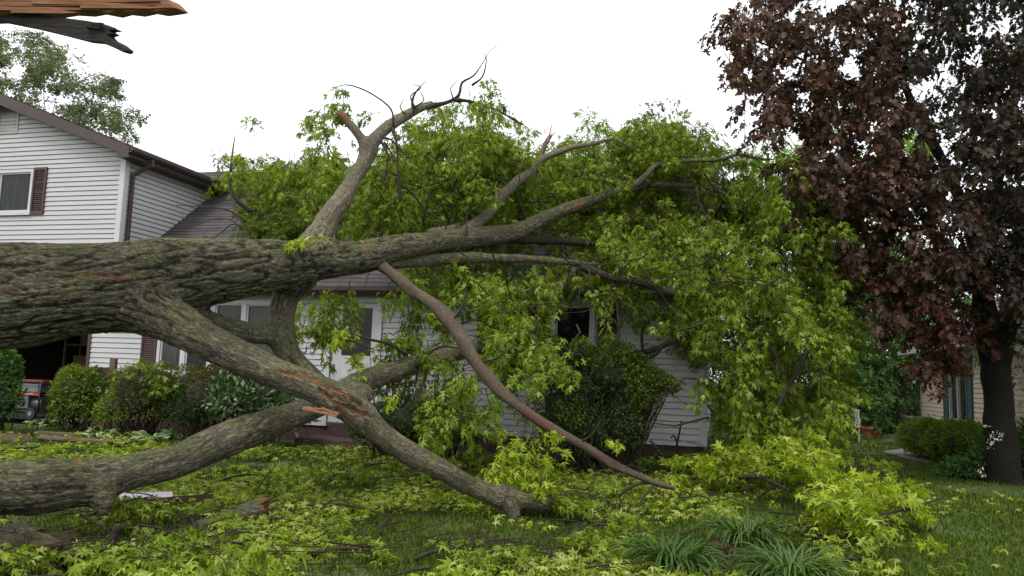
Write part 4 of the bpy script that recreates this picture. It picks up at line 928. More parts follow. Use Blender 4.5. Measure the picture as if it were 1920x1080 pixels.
mass('foliage', [(860, 180), (935, 150), (940, 205), (870, 215)], 10.7, 11.2, 2.8, 'leaf', L=.34, n=16, dark=0)
mass('foliage', [(985, 310), (1040, 290), (1060, 255), (1140, 265), (1160, 225), (1210, 212), (1265, 210), (1325, 235), (1335, 300), (1240, 310), (1190, 345), (1080, 380), (980, 420), (930, 410), (950, 365)], 11.9, 14.5, 4.0, 'leaf')
mass('foliage', [(1000, 420), (1090, 395), (1200, 360), (1330, 365), (1450, 300), (1470, 400), (1330, 460), (1100, 450)], 11.6, 13.5, 3.2, 'leaf')
mass('foliage', [(1330, 300), (1450, 290), (1510, 330), (1545, 410), (1610, 425), (1560, 470), (1612, 520), (1600, 700), (1572, 800), (1510, 855), (1400, 870), (1310, 830), (1330, 740), (1320, 660), (1240, 590), (1250, 500), (1130, 440), (1330, 400)], 10.2, 13.2, 4.3, 'leaf', d=(.1, -.25, -.7))
mass('foliage', [(1060, 440), (1240, 455), (1260, 560), (1180, 590), (1120, 545), (1050, 540)], 10.6, 12.2, 3.8, 'leaf')
mass('foliage', [(790, 450), (1000, 460), (1050, 480), (1040, 540), (960, 600), (880, 590), (850, 560), (770, 510)], 10.2, 12.2, 4.2, 'leaf')
mass('foliage', [(915, 560), (1000, 560), (1060, 600), (1110, 620), (1120, 650), (1040, 690), (1000, 720), (950, 690), (900, 640)], 9.2, 11.2, 4.2, 'leaf')
mass('foliage', [(560, 555), (600, 540), (640, 520), (648, 560), (640, 640), (600, 665), (565, 610)], 9.6, 10.4, 3.2, 'leaf', L=.32, n=16, dark=0)
mass('foliage', [(640, 600), (665, 588), (700, 600), (705, 640), (690, 690), (655, 690), (632, 650)], 8.5, 8.9, 2.4, 'leaf_lime', L=.28, n=14, dark=0)
mass('foliage', [(725, 545), (800, 545), (850, 600), (830, 650), (790, 630), (740, 590)], 9.6, 10.6, 3.2, 'leaf', L=.34)
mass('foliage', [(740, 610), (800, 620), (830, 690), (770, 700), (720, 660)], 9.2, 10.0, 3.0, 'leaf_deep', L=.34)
mass('foliage', [(735, 670), (762, 675), (775, 720), (755, 750), (735, 730)], 8.4, 8.7, 3.0, 'leaf_lime', L=.26, n=14, dark=0)
mass('foliage', [(825, 650), (870, 665), (905, 720), (960, 770), (990, 810), (960, 850), (870, 860), (835, 790), (810, 700)], 8.5, 9.8, 3.8, 'leaf')
mass('foliage', [(925, 810), (1010, 795), (1060, 800), (1050, 830), (1060, 870), (1000, 910), (950, 890)], 7.8, 8.1, 3.0, 'leaf_lime', L=.3, n=16, dark=0)
mass('foliage', [(1112, 790), (1140, 792), (1130, 825), (1112, 825)], 8.0, 8.1, 3, 'leaf_lime', L=.2, n=8, ls=.11, dark=0)
mass('foliage', [(550, 458), (620, 450), (622, 462), (590, 480), (552, 482)], 8.5, 8.75, 2.5, 'leaf_lime', L=.2, n=10, ls=.11, dark=0, d=(.4, -.3, .1), gaps=False)
mass('foliage', [(400, 250), (425, 255), (430, 285), (408, 282)], 13.0, 13.3, 1.6, 'leaf', L=.3, n=10, dark=0, gaps=False)
mass('foliage', [(438, 248), (468, 250), (470, 275), (440, 285)], 13.0, 13.3, 1.4, 'leaf', L=.3, n=10, dark=0, gaps=False)
mass('foliage', [(365, 425), (412, 420), (412, 432), (368, 438)], 14, 15, 1.5, 'leaf', L=.3, n=9, dark=0, gaps=False, onroof=True)
mass('foliage', [(225, 628), (250, 628), (250, 640), (225, 640)], 8.2, 8.3, 2, 'leaf_lime', L=.15, n=5, ls=.09, dark=0)
mass('foliage', [(1100, 620), (1180, 640), (1180, 665), (1110, 660)], 10.6, 11.4, 1.6, 'leaf', L=.34)
mass('foliage', [(700, 520), (790, 500), (800, 520), (740, 545)], 11, 12.5, 1.6, 'leaf', L=.32)
limb('twig', [(470, 395, 13.9, .05), (445, 375, 13.6, .045), (432, 350, 13.4, .035), (433, 320, 13.3, .028), (436, 285, 13.2, .016), (441, 252, 13.2, .006)], MT['bark_fine'], fallen, 10, .05, .08)
for rows in ([(460, 415, 14.2, .02), (430, 395, 14.3, .018), (390, 388, 14.5, .013), (330, 385, 14.8, .006)], [(455, 430, 14, .016), (430, 412, 14.1, .012), (395, 412, 14.2, .008), (350, 430, 14.3, .004)],
             [(440, 318, 13.3, .012), (415, 305, 13.3, .008), (395, 292, 13.3, .005), (378, 290, 13.3, .003)], [(480, 440, 13.6, .016), (440, 420, 13.9, .012), (410, 440, 13.9, .008), (380, 455, 13.8, .004)]):
    limb('twig', rows, MT['bark_dark'], fallen, 6, .05, .08)
# longer bare twigs that hang through the crown
TW, TR = [], []
for poly, Y0, Y1, k in (([(700, 270), (930, 250), (980, 330), (900, 430), (700, 430)], 10.6, 12.5, 40), ([(1320, 320), (1540, 420), (1600, 700), (1480, 850), (1330, 800), (1260, 560)], 10.1, 12, 60),
                        ([(800, 460), (1240, 460), (1240, 560), (1000, 700), (860, 600)], 9.6, 11.5, 45), ([(960, 320), (1320, 290), (1440, 330), (1300, 420), (1000, 420)], 11.6, 13, 35)):
    for x, y in sample_poly(poly, k):
        c = at(x, y, rng.uniform(Y0, Y1)); d = unit(rng.normal(size=3) * np.array([1, .6, .5]) + np.array([0, 0, -.5])); L = rng.uniform(.5, 1.3); s = unit(rng.normal(size=3)) * L * .13
        TW.append(np.array([c, c + d * L * .3 + s, c + d * L * .65 - s * .3, c + d * L])); r = rng.uniform(.007, .018); TR.append(np.linspace(r, r * .3, 4))
tubes('twigs', np.array(TW), np.array(TR), MT['bark_dark'], fallen)

# ------------------------------------------------------------------ the broken standing trunk at the frame's left edge
bt = thing('broken_tree', 'standing broken trunk with torn orange wood at top left corner', 'tree', (-5.9, 6.4, 0))
limb('trunk', [(-5.95, 6.9, -.1, .72), (-5.9, 6.8, .6, .6), (-5.85, 6.6, 2.5, .52), (-5.8, 6.4, 4.2, .45), (-5.7, 6.2, 5.2, .3)], MT['bark'], bt, 28, .08, .06, broken=True, world=True)
s = MB()
P = [at(*q) for q in ((-420, -80, 6.2), (-60, -80, 6.05), (150, -60, 6.0), (260, -22, 6.0), (312, -3, 6.0), (322, 6, 6.0), (331, 15, 6.0), (314, 18, 6.0), (292, 21, 6.0), (270, 17, 6.0), (247, 22, 6.0), (222, 19, 6.0), (203, 24, 6.0), (172, 18, 6.0), (150, 22, 6.0), (118, 20, 6.0), (80, 26, 6.02), (40, 24, 6.03), (0, 30, 6.05), (-420, 60, 6.2))]
s.prism(P, (0.02, .2, .05)); s.build('splinter', MT['wood_dark'], bt, local=False, bevel=.01)
s = MB()
for x0, y0, x1, y1, w in ((-200, 6, 250, 8, 5), (-160, 14, 200, 17, 4), (-100, -6, 300, 2, 6), (60, 4, 290, 10, 3), (20, 20, 150, 23, 4), (150, 12, 322, 14, 3), (100, -14, 270, -8, 5)):
    a_, b_ = at(x0, y0, 5.97), at(x1, y1, 5.985); u_ = np.array([0, 0, 1.0]) * w / 1450 * 6
    s.prism([a_ - u_, a_ + u_, a_ * .3 + b_ * .7 + u_ * .9, b_, a_ * .25 + b_ * .75 - u_ * .8], (0, .025, .004))
s.build('splinter', MT['wood_dark'], bt, local=False)
s = MB()
P = [at(*q) for q in ((-420, -10, 6.3), (-60, -2, 6.1), (40, 24, 6.03), (120, 33, 6.0), (160, 38, 6.0), (192, 44, 6.0), (205, 50, 6.0), (217, 55, 6.0), (202, 57, 6.0), (212, 63, 6.0), (200, 66, 6.0), (208, 74, 6.0), (224, 82, 6.0), (238, 93, 6.0), (232, 99, 6.0), (214, 90, 6.0), (190, 80, 6.0), (160, 77, 6.0), (110, 64, 6.0), (60, 52, 6.02), (0, 40, 6.05), (-60, 42, 6.1), (-420, 90, 6.3))]
s.prism(P, (0.02, .09, .02)); s.build('splinter', MT['bark_flat'], bt, local=False, bevel=.012)
splinters(bt, at(170, 52, 6.0), at(215, 55, 6.0) - at(150, 46, 6.0), .02, 6, .2, .016, MT['bark_black'], 'splinter')
# ------------------------------------------------------------------ dark purple maple on the right
pm = thing('purple_maple', 'tall dark purple-leaved maple with black trunk at the right edge', 'tree', gp(1882, 905))
limb('trunk', [(1884, 925, 12.1, .33), (1882, 890, 12.1, .24), (1876, 800, 12.1, .215), (1868, 720, 12.1, .2), (1862, 660, 12.1, .205), (1852, 615, 12.1, .18), (1840, 540, 12.1, .15), (1832, 470, 12.1, .13), (1815, 410, 12.05, .105), (1790, 350, 12, .085), (1755, 280, 11.9, .075), (1715, 205, 11.8, .06), (1690, 140, 11.7, .045), (1670, 60, 11.6, .03)], MT['bark_black'], pm, 24, .06, .06)
for i, r in enumerate(([(1868, 680, 12.1, .2), (1885, 620, 12.15, .15), (1895, 570, 12.2, .13), (1908, 500, 12.3, .12), (1925, 400, 12.4, .1), (1935, 280, 12.5, .08), (1930, 100, 12.5, .05)],
          [(1838, 520, 12.1, .13), (1850, 440, 12.3, .11), (1865, 360, 12.5, .08), (1890, 270, 12.7, .06), (1905, 150, 12.8, .04)],
          [(1795, 470, 12, .03), (1740, 440, 11.8, .03), (1680, 432, 11.6, .026), (1610, 440, 11.4, .018), (1565, 436, 11.3, .01)],
          [(1820, 420, 12, .05), (1760, 370, 11.6, .035), (1680, 330, 11.3, .028), (1600, 320, 11, .02), (1520, 300, 10.8, .012)],
          [(1750, 275, 11.9, .045), (1690, 210, 11.5, .03), (1600, 160, 11.2, .026), (1500, 110, 10.9, .02), (1400, 70, 10.7, .01)],
          [(1720, 215, 11.8, .035), (1660, 100, 11.4, .026), (1600, 20, 11.1, .018)],
          [(1790, 350, 12, .04), (1830, 250, 12.3, .03), (1850, 120, 12.4, .02)],
          [(1840, 530, 12.1, .035), (1780, 560, 11.7, .025), (1720, 600, 11.4, .018), (1690, 650, 11.2, .01)])):
    limb('limb', r, MT['bark_black'], pm, 10, .08, .12, seed=i)
HOLES = [(1690, 14, 22), (1735, 70, 22), (1748, 105, 20), (1772, 128, 20), (1712, 150, 12), (1900, 45, 22), (1905, 15, 18), (1860, 40, 14), (1770, 170, 14), (1780, 235, 10), (1410, 120, 16), (1470, 190, 10), (1850, 290, 12), (1800, 60, 10)]
def crown(name, poly, Y0, Y1, k, m, L=.5, n=26, ls=.15, dens=None, tw=.006, d=(-.2, -.2, -.5), parent=None, tpl=BROAD):
    lf = Leafy()
    if dens: k = int(area(poly) / (L * F / (Y0 + Y1) * 2) ** 2 * dens * 3.0); ls = ls * .72; n = int(n * 1.75)
    for x, y in sample_poly(poly, k):
        if any(math.hypot(x - a, y - b) < r * .9 + 6 for a, b, r in HOLES): continue
        lf.spray(at(x, y, rng.uniform(Y0, Y1)), np.array(d) + rng.normal(size=3) * .6, L * rng.uniform(.7, 1.3), int(n * rng.uniform(.6, 1.3)), ls, .35, tw=tw)
    return lf.build(name, MT[m], parent, tpl, twmat=MT['bark_black'])
crown('foliage', [(1352, 35), (1366, 22), (1395, 30), (1410, -80), (1640, -160), (1690, 30), (1680, 120), (1700, 260), (1640, 330), (1560, 360), (1480, 290), (1455, 235), (1430, 175), (1395, 205), (1378, 190), (1388, 150), (1350, 100)], 10.0, 13.0, 0, 'leaf_purple', dens=2.9, parent=pm)
crown('foliage', [(1470, 280), (1640, 300), (1700, 260), (1800, 330), (1830, 480), (1790, 560), (1700, 590), (1610, 520), (1560, 440), (1500, 370)], 10.6, 13.4, 0, 'leaf_purple', dens=2.5, parent=pm)
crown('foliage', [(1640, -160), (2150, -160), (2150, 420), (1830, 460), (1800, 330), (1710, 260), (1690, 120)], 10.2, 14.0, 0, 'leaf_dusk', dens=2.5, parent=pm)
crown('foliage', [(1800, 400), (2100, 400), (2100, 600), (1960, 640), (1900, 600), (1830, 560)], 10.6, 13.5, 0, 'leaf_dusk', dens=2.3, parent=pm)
crown('foliage', [(1560, 440), (1640, 480), (1780, 510), (1840, 570), (1830, 620), (1790, 640), (1770, 680), (1740, 690), (1715, 620), (1660, 560), (1600, 510)], 10.8, 12.8, 0, 'leaf_rust', dens=1.6, L=.42, n=20, parent=pm)
crown('foliage', [(1720, 590), (1760, 590), (1785, 630), (1765, 690), (1735, 700), (1722, 650)], 11.2, 11.9, 0, 'leaf_rust', dens=1.8, L=.38, n=20, parent=pm)
# climbing plant on the dark trunk
iv = thing('climbing_ivy', 'small green creeper clinging to the black maple trunk', 'ivy', gp(1882, 905))
lf = Leafy()
for _ in range(40):
    y = rng.uniform(430, 640); Yv = 11.75; lf.spray(at(1842 + rng.uniform(-30, 30), y, Yv), rng.normal(size=3), .25, 10, .08, .3, tw=.003)
lf.build('foliage', MT['leaf_dark'], iv, OVAL)

# ------------------------------------------------------------------ background trees
def bgtree(name, label, poly, Y0, Y1, dens, m, base_px, L=.9, n=34, ls=.24, r=.25, cat='tree', group=None, tpl=SPRIG, trunk=True, d=(0, -.2, -.1), fork=None):
    lf = Leafy(); Ym = (Y0 + Y1) / 2; k = max(6, int(area(poly) / (L * F / Ym) ** 2 * dens * 2.6))
    b = at(base_px[0], 700, Ym) * np.array([1, 1, 0]); t = thing(name, label, cat, b, group)
    top = np.array(fork or np.mean(np.array(poly, float), 0), float)
    tc = at(top[0], top[1], Ym)
    if trunk: limb('trunk', [(b[0], b[1], -.2, r * 1.2), (*(b * .6 + tc * .4 + np.array([.1, 0, 0])), r), (*(b * .15 + tc * .85), r * .5), (*tc, r * .2)], MT['bark_dark'], t, 10, .3, .08, world=True)
    for x, y in sample_poly(poly, k):
        c = at(x, y, rng.uniform(Y0, Y1))
        lf.spray(c, unit(c - tc) * .6 + np.array(d) + rng.normal(size=3) * .4, L * rng.uniform(.7, 1.3), int(n * rng.uniform(.6, 1.3)), ls, .2, tw=.01)
        if trunk and rng.random() < .14: lf.twig(np.array([tc + (c - tc) * q + np.array([0, 0, .9 * q * (1 - q)]) + rng.normal(size=3) * .15 for q in (0, .4, .7, 1)]), .022, .008)
    lf.build('crown', MT[m], t, tpl); return t
bgtree('background_tree', 'thin greyish tree rising behind the white gable roof', [(-160, 60), (-60, 70), (20, 85), (60, 90), (110, 110), (150, 140), (200, 150), (235, 190), (225, 235), (255, 265), (245, 300), (180, 300), (-160, 330)], 27, 33, 2.4, 'leaf_grey', (40, 0), L=1.0, n=60, ls=.24, r=.2, fork=(60, 330), group='trees beyond the houses')
bgtree('background_tree', 'light green tree top showing between the fallen crown and the purple maple', [(1385, 280), (1415, 255), (1450, 250), (1480, 270), (1490, 330), (1420, 340)], 24, 27, 2.5, 'leaf_bglight', (1440, 0), r=.2, group='trees beyond the houses')
bgtree('background_tree', 'pale yellow-green tree seen through gaps in the purple crown', [(1500, 230), (1560, 180), (1680, 170), (1720, 260), (1700, 460), (1640, 560), (1540, 480), (1480, 330)], 24, 28, 1.5, 'leaf_bglight', (1600, 0), group='trees beyond the houses')
bgtree('background_tree', 'mid green dense tree between the two houses', [(1600, 500), (1660, 470), (1800, 490), (1820, 560), (1780, 640), (1740, 700), (1690, 730), (1640, 780), (1600, 760), (1560, 640)], 22.5, 25.5, 3.2, 'leaf_bg', (1670, 0), L=.8, ls=.2, group='trees beyond the houses')
bgtree('background_tree', 'loose green tree behind the grey neighbouring roof', [(1780, 480), (1960, 440), (2000, 600), (1880, 640), (1800, 600)], 31, 35, 1.2, 'leaf_bg', (1880, 0), L=1.2, ls=.3, group='trees beyond the houses')
bgtree('background_tree', 'green tree hidden low behind the fallen crown', [(1330, 400), (1560, 400), (1630, 560), (1620, 790), (1330, 800)], 22, 27, 5.0, 'leaf_bg', (1450, 0), L=1.0, ls=.24, group='trees beyond the houses')
bgtree('background_tree', 'broad green tree low behind the black maple trunk', [(1540, 500), (1700, 470), (1850, 560), (1900, 600), (1900, 700), (1700, 770), (1540, 760)], 28, 32, 3.6, 'leaf_bg', (1720, 0), L=1.0, ls=.24, group='trees beyond the houses')
bgtree('background_shrub', 'dark shrub mass in shade left of the beige house', [(1610, 700), (1740, 660), (1745, 800), (1610, 810)], 24.5, 27, 5, 'leaf_dark', (1690, 0), L=.7, ls=.16, cat='shrub', trunk=False)

# ------------------------------------------------------------------ bushes
def bush(name, label, lobes, m, n, ls, cat='bush', group=None, tpl=OVAL, jag=.16, core=.8, up=.6, m2=None, stems=0, out=.8, parts=None):
    """lobes: (centre xyz, radii xyz). Leaves fill a shell that is thick and ragged; dark twigs fill the inside"""
    cs = np.array([l[0] for l in lobes], float); rs = np.array([l[1] for l in lobes], float)
    b = cs.mean(0) * np.array([1, 1, 0]); t = thing(name, label, cat, b, group)
    wgt = (rs[:, 0] * rs[:, 2] + rs[:, 1] * rs[:, 2] + rs[:, 0] * rs[:, 1]); wgt /= wgt.sum()
    n = int(n * 1.6); li = rng.choice(len(lobes), n, p=wgt); d = unit(rng.normal(size=(n, 3))); d[:, 2] = np.where(d[:, 2] < -.8, -d[:, 2], d[:, 2])
    lump = vnoise((cs[li] + d * rs[li]) * 5.5) - .5
    rad = 1 + lump * jag * 3 - np.abs(rng.normal(size=n)) * .14 + (rng.random(n) < .04) * rng.uniform(0, jag * 1.6, n)
    P = cs[li] + d * rs[li] * rad[:, None]; ok = P[:, 2] > .02; P, d = P[ok], d[ok]
    A = d * out + rng.normal(size=P.shape) * .55 + np.array([0, 0, .25]); N = d * .5 + np.array([0, 0, up]) + rng.normal(size=P.shape) * .5
    S = ls * rng.uniform(.6, 1.3, len(P))
    if m2 is None: V, T = leaves(P, A, N, S, tpl); add_mesh('foliage', V, [(T, 0)], [MT[m]], t)
    else:
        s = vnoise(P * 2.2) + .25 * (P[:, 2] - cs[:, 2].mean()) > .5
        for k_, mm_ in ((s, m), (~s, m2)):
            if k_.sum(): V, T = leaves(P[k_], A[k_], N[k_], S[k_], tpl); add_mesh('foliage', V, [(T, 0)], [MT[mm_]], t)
    tw, tr = [], []
    for _ in range(int(11 * len(lobes)) + stems):
        i = rng.integers(len(lobes)); e = unit(rng.normal(size=3)); e[2] = abs(e[2]) * .8; q = cs[i] + e * rs[i] * .85
        g0 = np.array([b[0] * .7 + cs[i][0] * .3 + rng.normal() * .12, b[1] * .7 + cs[i][1] * .3 + rng.normal() * .1, 0.0]); mid = (g0 + q) / 2 + rng.normal(size=3) * .05
        tw.append(np.array([g0, g0 * .5 + mid * .5, mid, q])); tr.append(np.linspace(.014, .004, 4))
    tubes('stems', np.array(tw), np.array(tr), MT['bark_dark'], t)
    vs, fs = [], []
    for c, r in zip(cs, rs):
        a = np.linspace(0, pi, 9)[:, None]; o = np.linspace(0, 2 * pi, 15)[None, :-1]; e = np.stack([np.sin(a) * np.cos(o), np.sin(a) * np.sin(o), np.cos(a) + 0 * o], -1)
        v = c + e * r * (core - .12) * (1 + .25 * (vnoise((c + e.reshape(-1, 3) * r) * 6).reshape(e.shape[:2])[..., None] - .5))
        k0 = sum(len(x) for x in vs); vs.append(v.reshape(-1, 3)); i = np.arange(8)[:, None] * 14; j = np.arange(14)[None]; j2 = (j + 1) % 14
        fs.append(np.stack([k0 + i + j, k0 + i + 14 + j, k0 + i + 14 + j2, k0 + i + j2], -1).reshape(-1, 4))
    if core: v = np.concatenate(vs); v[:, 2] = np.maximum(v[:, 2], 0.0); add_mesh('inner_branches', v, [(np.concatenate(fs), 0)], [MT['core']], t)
    return t
def lobe(px, py, Y, rx, rz, ry=None): return (at(px, py, Y), (rx, ry or rx, rz))
bush('shrub', 'bright green clipped shrub at the left edge beside the generator', [lobe(-12, 715, 13.6, .42, .6), lobe(-45, 740, 13.5, .45, .5), lobe(8, 690, 13.7, .26, .32), lobe(5, 750, 13.5, .3, .35)], 'leaf_bg', 2600, .085, group='foundation shrubs')
bush('shrub', 'yellow-green rounded shrub in front of the hose reel', [lobe(147, 738, 14.6, .45, .5), lobe(182, 764, 14.7, .3, .26), lobe(122, 755, 14.5, .26, .36)], 'leaf_bush', 3600, .07, group='foundation shrubs')
bush('shrub', 'reddish-green rounded shrub draped with bright vine leaves', [lobe(265, 742, 14.2, .58, .52), lobe(240, 735, 14.3, .33, .38), lobe(305, 725, 14.3, .36, .42), lobe(220, 768, 14.2, .34, .28), lobe(318, 765, 14.2, .32, .3)], 'leaf_red', 5800, .05, m2='leaf_bush', group='foundation shrubs')
vt = Leafy()
for x, y in sample_poly([(205, 725), (215, 690), (260, 672), (325, 668), (330, 700), (322, 760), (300, 715), (245, 705)], 26): vt.spray(at(x, y, 13.75 + .002 * abs(x - 265)), rng.normal(size=3) + np.array([0, -.3, -.3]), .3, 14, .1, .4, tw=.004)
vn = thing('vine', 'bright green vine trailing over the reddish shrub', 'vine', at(265, 790, 13.8) * np.array([1, 1, 0])); vt.build('foliage', MT['leaf_bush'], vn, SILVER)
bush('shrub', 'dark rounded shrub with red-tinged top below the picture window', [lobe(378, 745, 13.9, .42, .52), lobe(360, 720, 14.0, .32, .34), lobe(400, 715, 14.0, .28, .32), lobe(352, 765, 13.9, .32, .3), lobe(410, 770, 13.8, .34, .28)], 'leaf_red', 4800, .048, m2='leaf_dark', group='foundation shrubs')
bush('shrub', 'glossy broad-leaved evergreen shrub under the mossy limb', [lobe(450, 745, 13.4, .5, .45), lobe(500, 755, 13.3, .4, .4), lobe(430, 735, 13.5, .35, .38), lobe(540, 770, 13.2, .35, .32)], 'leaf_rhodo', 2600, .105, tpl=OVAL, jag=.2, group='foundation shrubs')
bush('shrub', 'dark twiggy shrub below the front door step', [lobe(770, 790, 12.4, .7, .36), lobe(700, 800, 12.2, .45, .32), lobe(840, 800, 12.0, .5, .35)], 'leaf_dark', 4200, .055, jag=.2, stems=40, group='foundation shrubs')
lf = Leafy()
ts = thing('twiggy_shrub', 'bare-stemmed shrub standing against the siding right of the door', 'shrub', at(790, 800, 12.7) * np.array([1, 1, 0]))
for _ in range(60):
    x = rng.uniform(700, 860); a = at(x, 830, 12.7) * np.array([1, 1, 0]); b = at(x + rng.normal() * 30, rng.uniform(660, 760), 12.6); mid = (a + b) / 2 + rng.normal(size=3) * .06
    lf.twig(np.array([a, (a + mid) / 2, mid, b]), .014, .005)
    if rng.random() < .7: lf.spray(b, rng.normal(size=3) + np.array([0, 0, .4]), .28, 9, .09, .2, tw=.004)
lf.build('foliage', MT['leaf_deep'], ts, SILVER, twname='stems')
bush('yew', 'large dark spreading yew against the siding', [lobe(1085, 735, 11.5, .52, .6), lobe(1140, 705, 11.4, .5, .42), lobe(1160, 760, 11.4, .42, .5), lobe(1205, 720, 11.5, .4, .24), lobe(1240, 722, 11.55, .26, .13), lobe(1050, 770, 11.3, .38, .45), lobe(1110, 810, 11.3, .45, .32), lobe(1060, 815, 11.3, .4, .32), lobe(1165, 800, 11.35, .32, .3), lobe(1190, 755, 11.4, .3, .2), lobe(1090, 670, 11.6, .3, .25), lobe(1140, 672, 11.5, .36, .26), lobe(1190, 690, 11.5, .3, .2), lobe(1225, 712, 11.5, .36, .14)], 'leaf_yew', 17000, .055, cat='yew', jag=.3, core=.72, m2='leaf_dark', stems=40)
# hedge beside the neighbour's wall
hp = [(lobe(1728, 822, 15.9, .45, .38)), (lobe(1752, 825, 15.3, .5, .42)), (lobe(1785, 832, 14.7, .5, .42)), (lobe(1815, 835, 14.2, .48, .44)), (lobe(1840, 842, 13.8, .4, .42))]
bush('hedge', 'low rounded yellow-green hedge in front of the beige house', hp, 'leaf_hedge', 11000, .055, cat='hedge', jag=.14, core=.86)
bush('shrub', 'small green shrub behind the right side of the black trunk', [lobe(1925, 850, 13, .4, .35), lobe(1960, 830, 13.2, .5, .45)], 'leaf_bg', 1500, .08)
bush('low_shrub', 'pale flowering low shrub at the foot of the black trunk', [lobe(1822, 880, 12.5, .3, .22), lobe(1850, 855, 12.4, .22, .34), lobe(1790, 890, 12.6, .25, .18)], 'leaf_bg', 1200, .075, cat='shrub', jag=.3, core=.5)
fw = thing('blossom_sprig', 'white blossom sprig beside the black maple trunk', 'flower', at(1865, 880, 12.0) * np.array([1, 1, 0])); lf = Leafy()
for x, y in ((1862, 803), (1872, 806), (1855, 818), (1866, 824), (1852, 832), (1845, 870), (1836, 880), (1858, 845)): lf.spray(at(x, y, 11.7), rng.normal(size=3) + np.array([0, 0, .3]), .12, 9, .045, .2, tw=.003)
lf.build('blossom', MT['blossom'], fw, OVAL, twname='stems')
lf = Leafy(); cr = thing('leafy_creeper', 'creeper climbing the beige wall right of the window', 'creeper', at(1895, 800, 14) * np.array([1, 1, 0]))
for x, y in sample_poly([(1838, 690), (1850, 640), (1930, 600), (1935, 800), (1900, 800)], 46): lf.spray(at(x, y, rng.uniform(13.3, 14.6)), rng.normal(size=3), .3, 10, .08, .2, tw=.004)
lf.build('foliage', MT['leaf_bush'], cr, OVAL)

# ------------------------------------------------------------------ hostas and daylilies
def strap_plant(name, label, b, n, length, width, m, cat, group, arch=1.0, seg=9, spread=.12, edge=None, oval=False, up=(.9, 1.3), hname='leaves'):
    t = thing(name, label, cat, b, group); V, F0, F1 = [], [], []
    for i in range(n):
        az = rng.uniform(0, 2 * pi); L = length * rng.uniform(.6, 1.15); w = width * rng.uniform(.7, 1.2); el = rng.uniform(*up); k = arch * rng.uniform(.7, 1.35)
        o = np.array([cos(az), sin(az), 0]); s = np.array([-sin(az), cos(az), 0]) ; p = np.array([b[0], b[1], gz(b[0], b[1])]) + (o * rng.uniform(0, 1) + s * rng.normal() * .5) * spread; tw = rng.normal() * .4
        e = el; n0 = len(V); cols = 5 if edge else 3
        for j in range(seg + 1):
            q = j / seg; ww = w * (max(.03, sin(pi * min(1, q * .93 + .06)) ** .75) if oval else (1 - q ** 3.5) * (.75 + .25 * min(1, q * 4))) ; dr = o * cos(e) + np.array([0, 0, 1]) * sin(e); nn = np.cross(dr, s)
            sv = s * cos(tw * q) + np.cross(dr, s) * sin(tw * q)
            for c in range(cols):
                x = (c / (cols - 1) - .5) * 2; V.append(p + sv * x * ww / 2 - nn * abs(x) * -.28 * ww * (-1 if oval else 1) + (nn * .06 * w * sin(q * 9) * x * x if oval else 0))
            p = p + dr * L / seg; e -= k * (.5 + 1.5 * q) * 2.2 / seg
        for j in range(seg):
            for c in range(cols - 1):
                a = n0 + j * cols + c; (F1 if edge and c in (0, cols - 2) else F0).append((a, a + 1, a + cols + 1, a + cols))
    V = np.array(V); V[:, 2] = np.maximum(V[:, 2], gz(V[:, 0], V[:, 1]) + .008)
    add_mesh(hname, V, [(np.array(F0), 0)] + ([(np.array(F1), 1)] if edge else []), [MT[m]] + ([MT[edge]] if edge else []), t); return t
DG = 'daylily clumps in the foreground'
strap_plant('daylily', 'arching green daylily clump, the leftmost of three', gp(1262, 1068), 230, .52, .017, 'lily', 'daylily', DG)
strap_plant('daylily', 'arching green daylily clump at the back beside copper leaves', gp(1398, 1020), 190, .54, .017, 'lily', 'daylily', DG)
strap_plant('daylily', 'arching green daylily clump cut off by the picture bottom', gp(1482, 1092), 230, .52, .017, 'lily', 'daylily', DG)
strap_plant('copper_plant', 'small plant with drooping copper leaves between daylily clumps', gp(1362, 1035), 17, .24, .045, 'brownleaf', 'plant', None, 1.2, 6, .06, oval=True, up=(.9, 1.4))
HG = 'variegated hostas along the bed'
for i, (x, y, k) in enumerate(((85, 805, 34), (120, 800, 26), (190, 822, 38), (232, 826, 24), (288, 830, 26), (330, 826, 20))):
    strap_plant('hosta', ('cream-edged hosta at the left end of the bed', 'cream-edged hosta below the yellow-green shrub', 'cream-edged hosta in the middle of the bed, fullest clump', 'small cream-edged hosta in front of the reddish shrub', 'cream-edged hosta beside the weathered edging board end', 'cream-edged hosta nearest the mossy ground limb')[i],
                gp(x, y), k, .36, .15, 'hosta', 'hosta', HG, .9, 6, .08, 'hosta_edge', True, (.5, 1.2))

# ------------------------------------------------------------------ small things on the lawn
q = MB(); e = [gp(*p_) for p_ in ((1655, 848), (1700, 842), (1762, 856), (1772, 872), (1740, 868), (1690, 858))]
q.prism([p_ + np.array([0, 0, -.05]) for p_ in e], (0, 0, .075)); tag(q.build('path', MT['concrete'], None, local=True), kind='structure')
def gthing(name, label, cat, x, y, rz=0.0, group=None, dz=0.0):
    p_ = gp(x, y); return thing(name, label, cat, (p_[0], p_[1], float(gz(p_[0], p_[1])) + dz), group, rz)
po = gthing('plant_pot', 'terracotta pot on the far lawn below the green tree', 'pot', 1632, 821)
q = MB(); q.cyl((0, 0, 0), (0, 0, .24), .19, .27, 20); q.cyl((0, 0, .24), (0, 0, .3), .3, .31, 20); q.build('pot', MT['terra'], po, smooth=False, bevel=.006)
MB().cyl((0, 0, .298), (0, 0, .304), .27, n=20).build('soil', MT['soil'], po)
pb = po.location
lf = Leafy()
for _ in range(26): lf.spray(np.array(pb) + np.array([rng.normal() * .3, rng.normal() * .2, rng.uniform(.45, 1.3)]), rng.normal(size=3) + np.array([0, 0, -.2]), .35, 14, .13, .3, tw=.006)
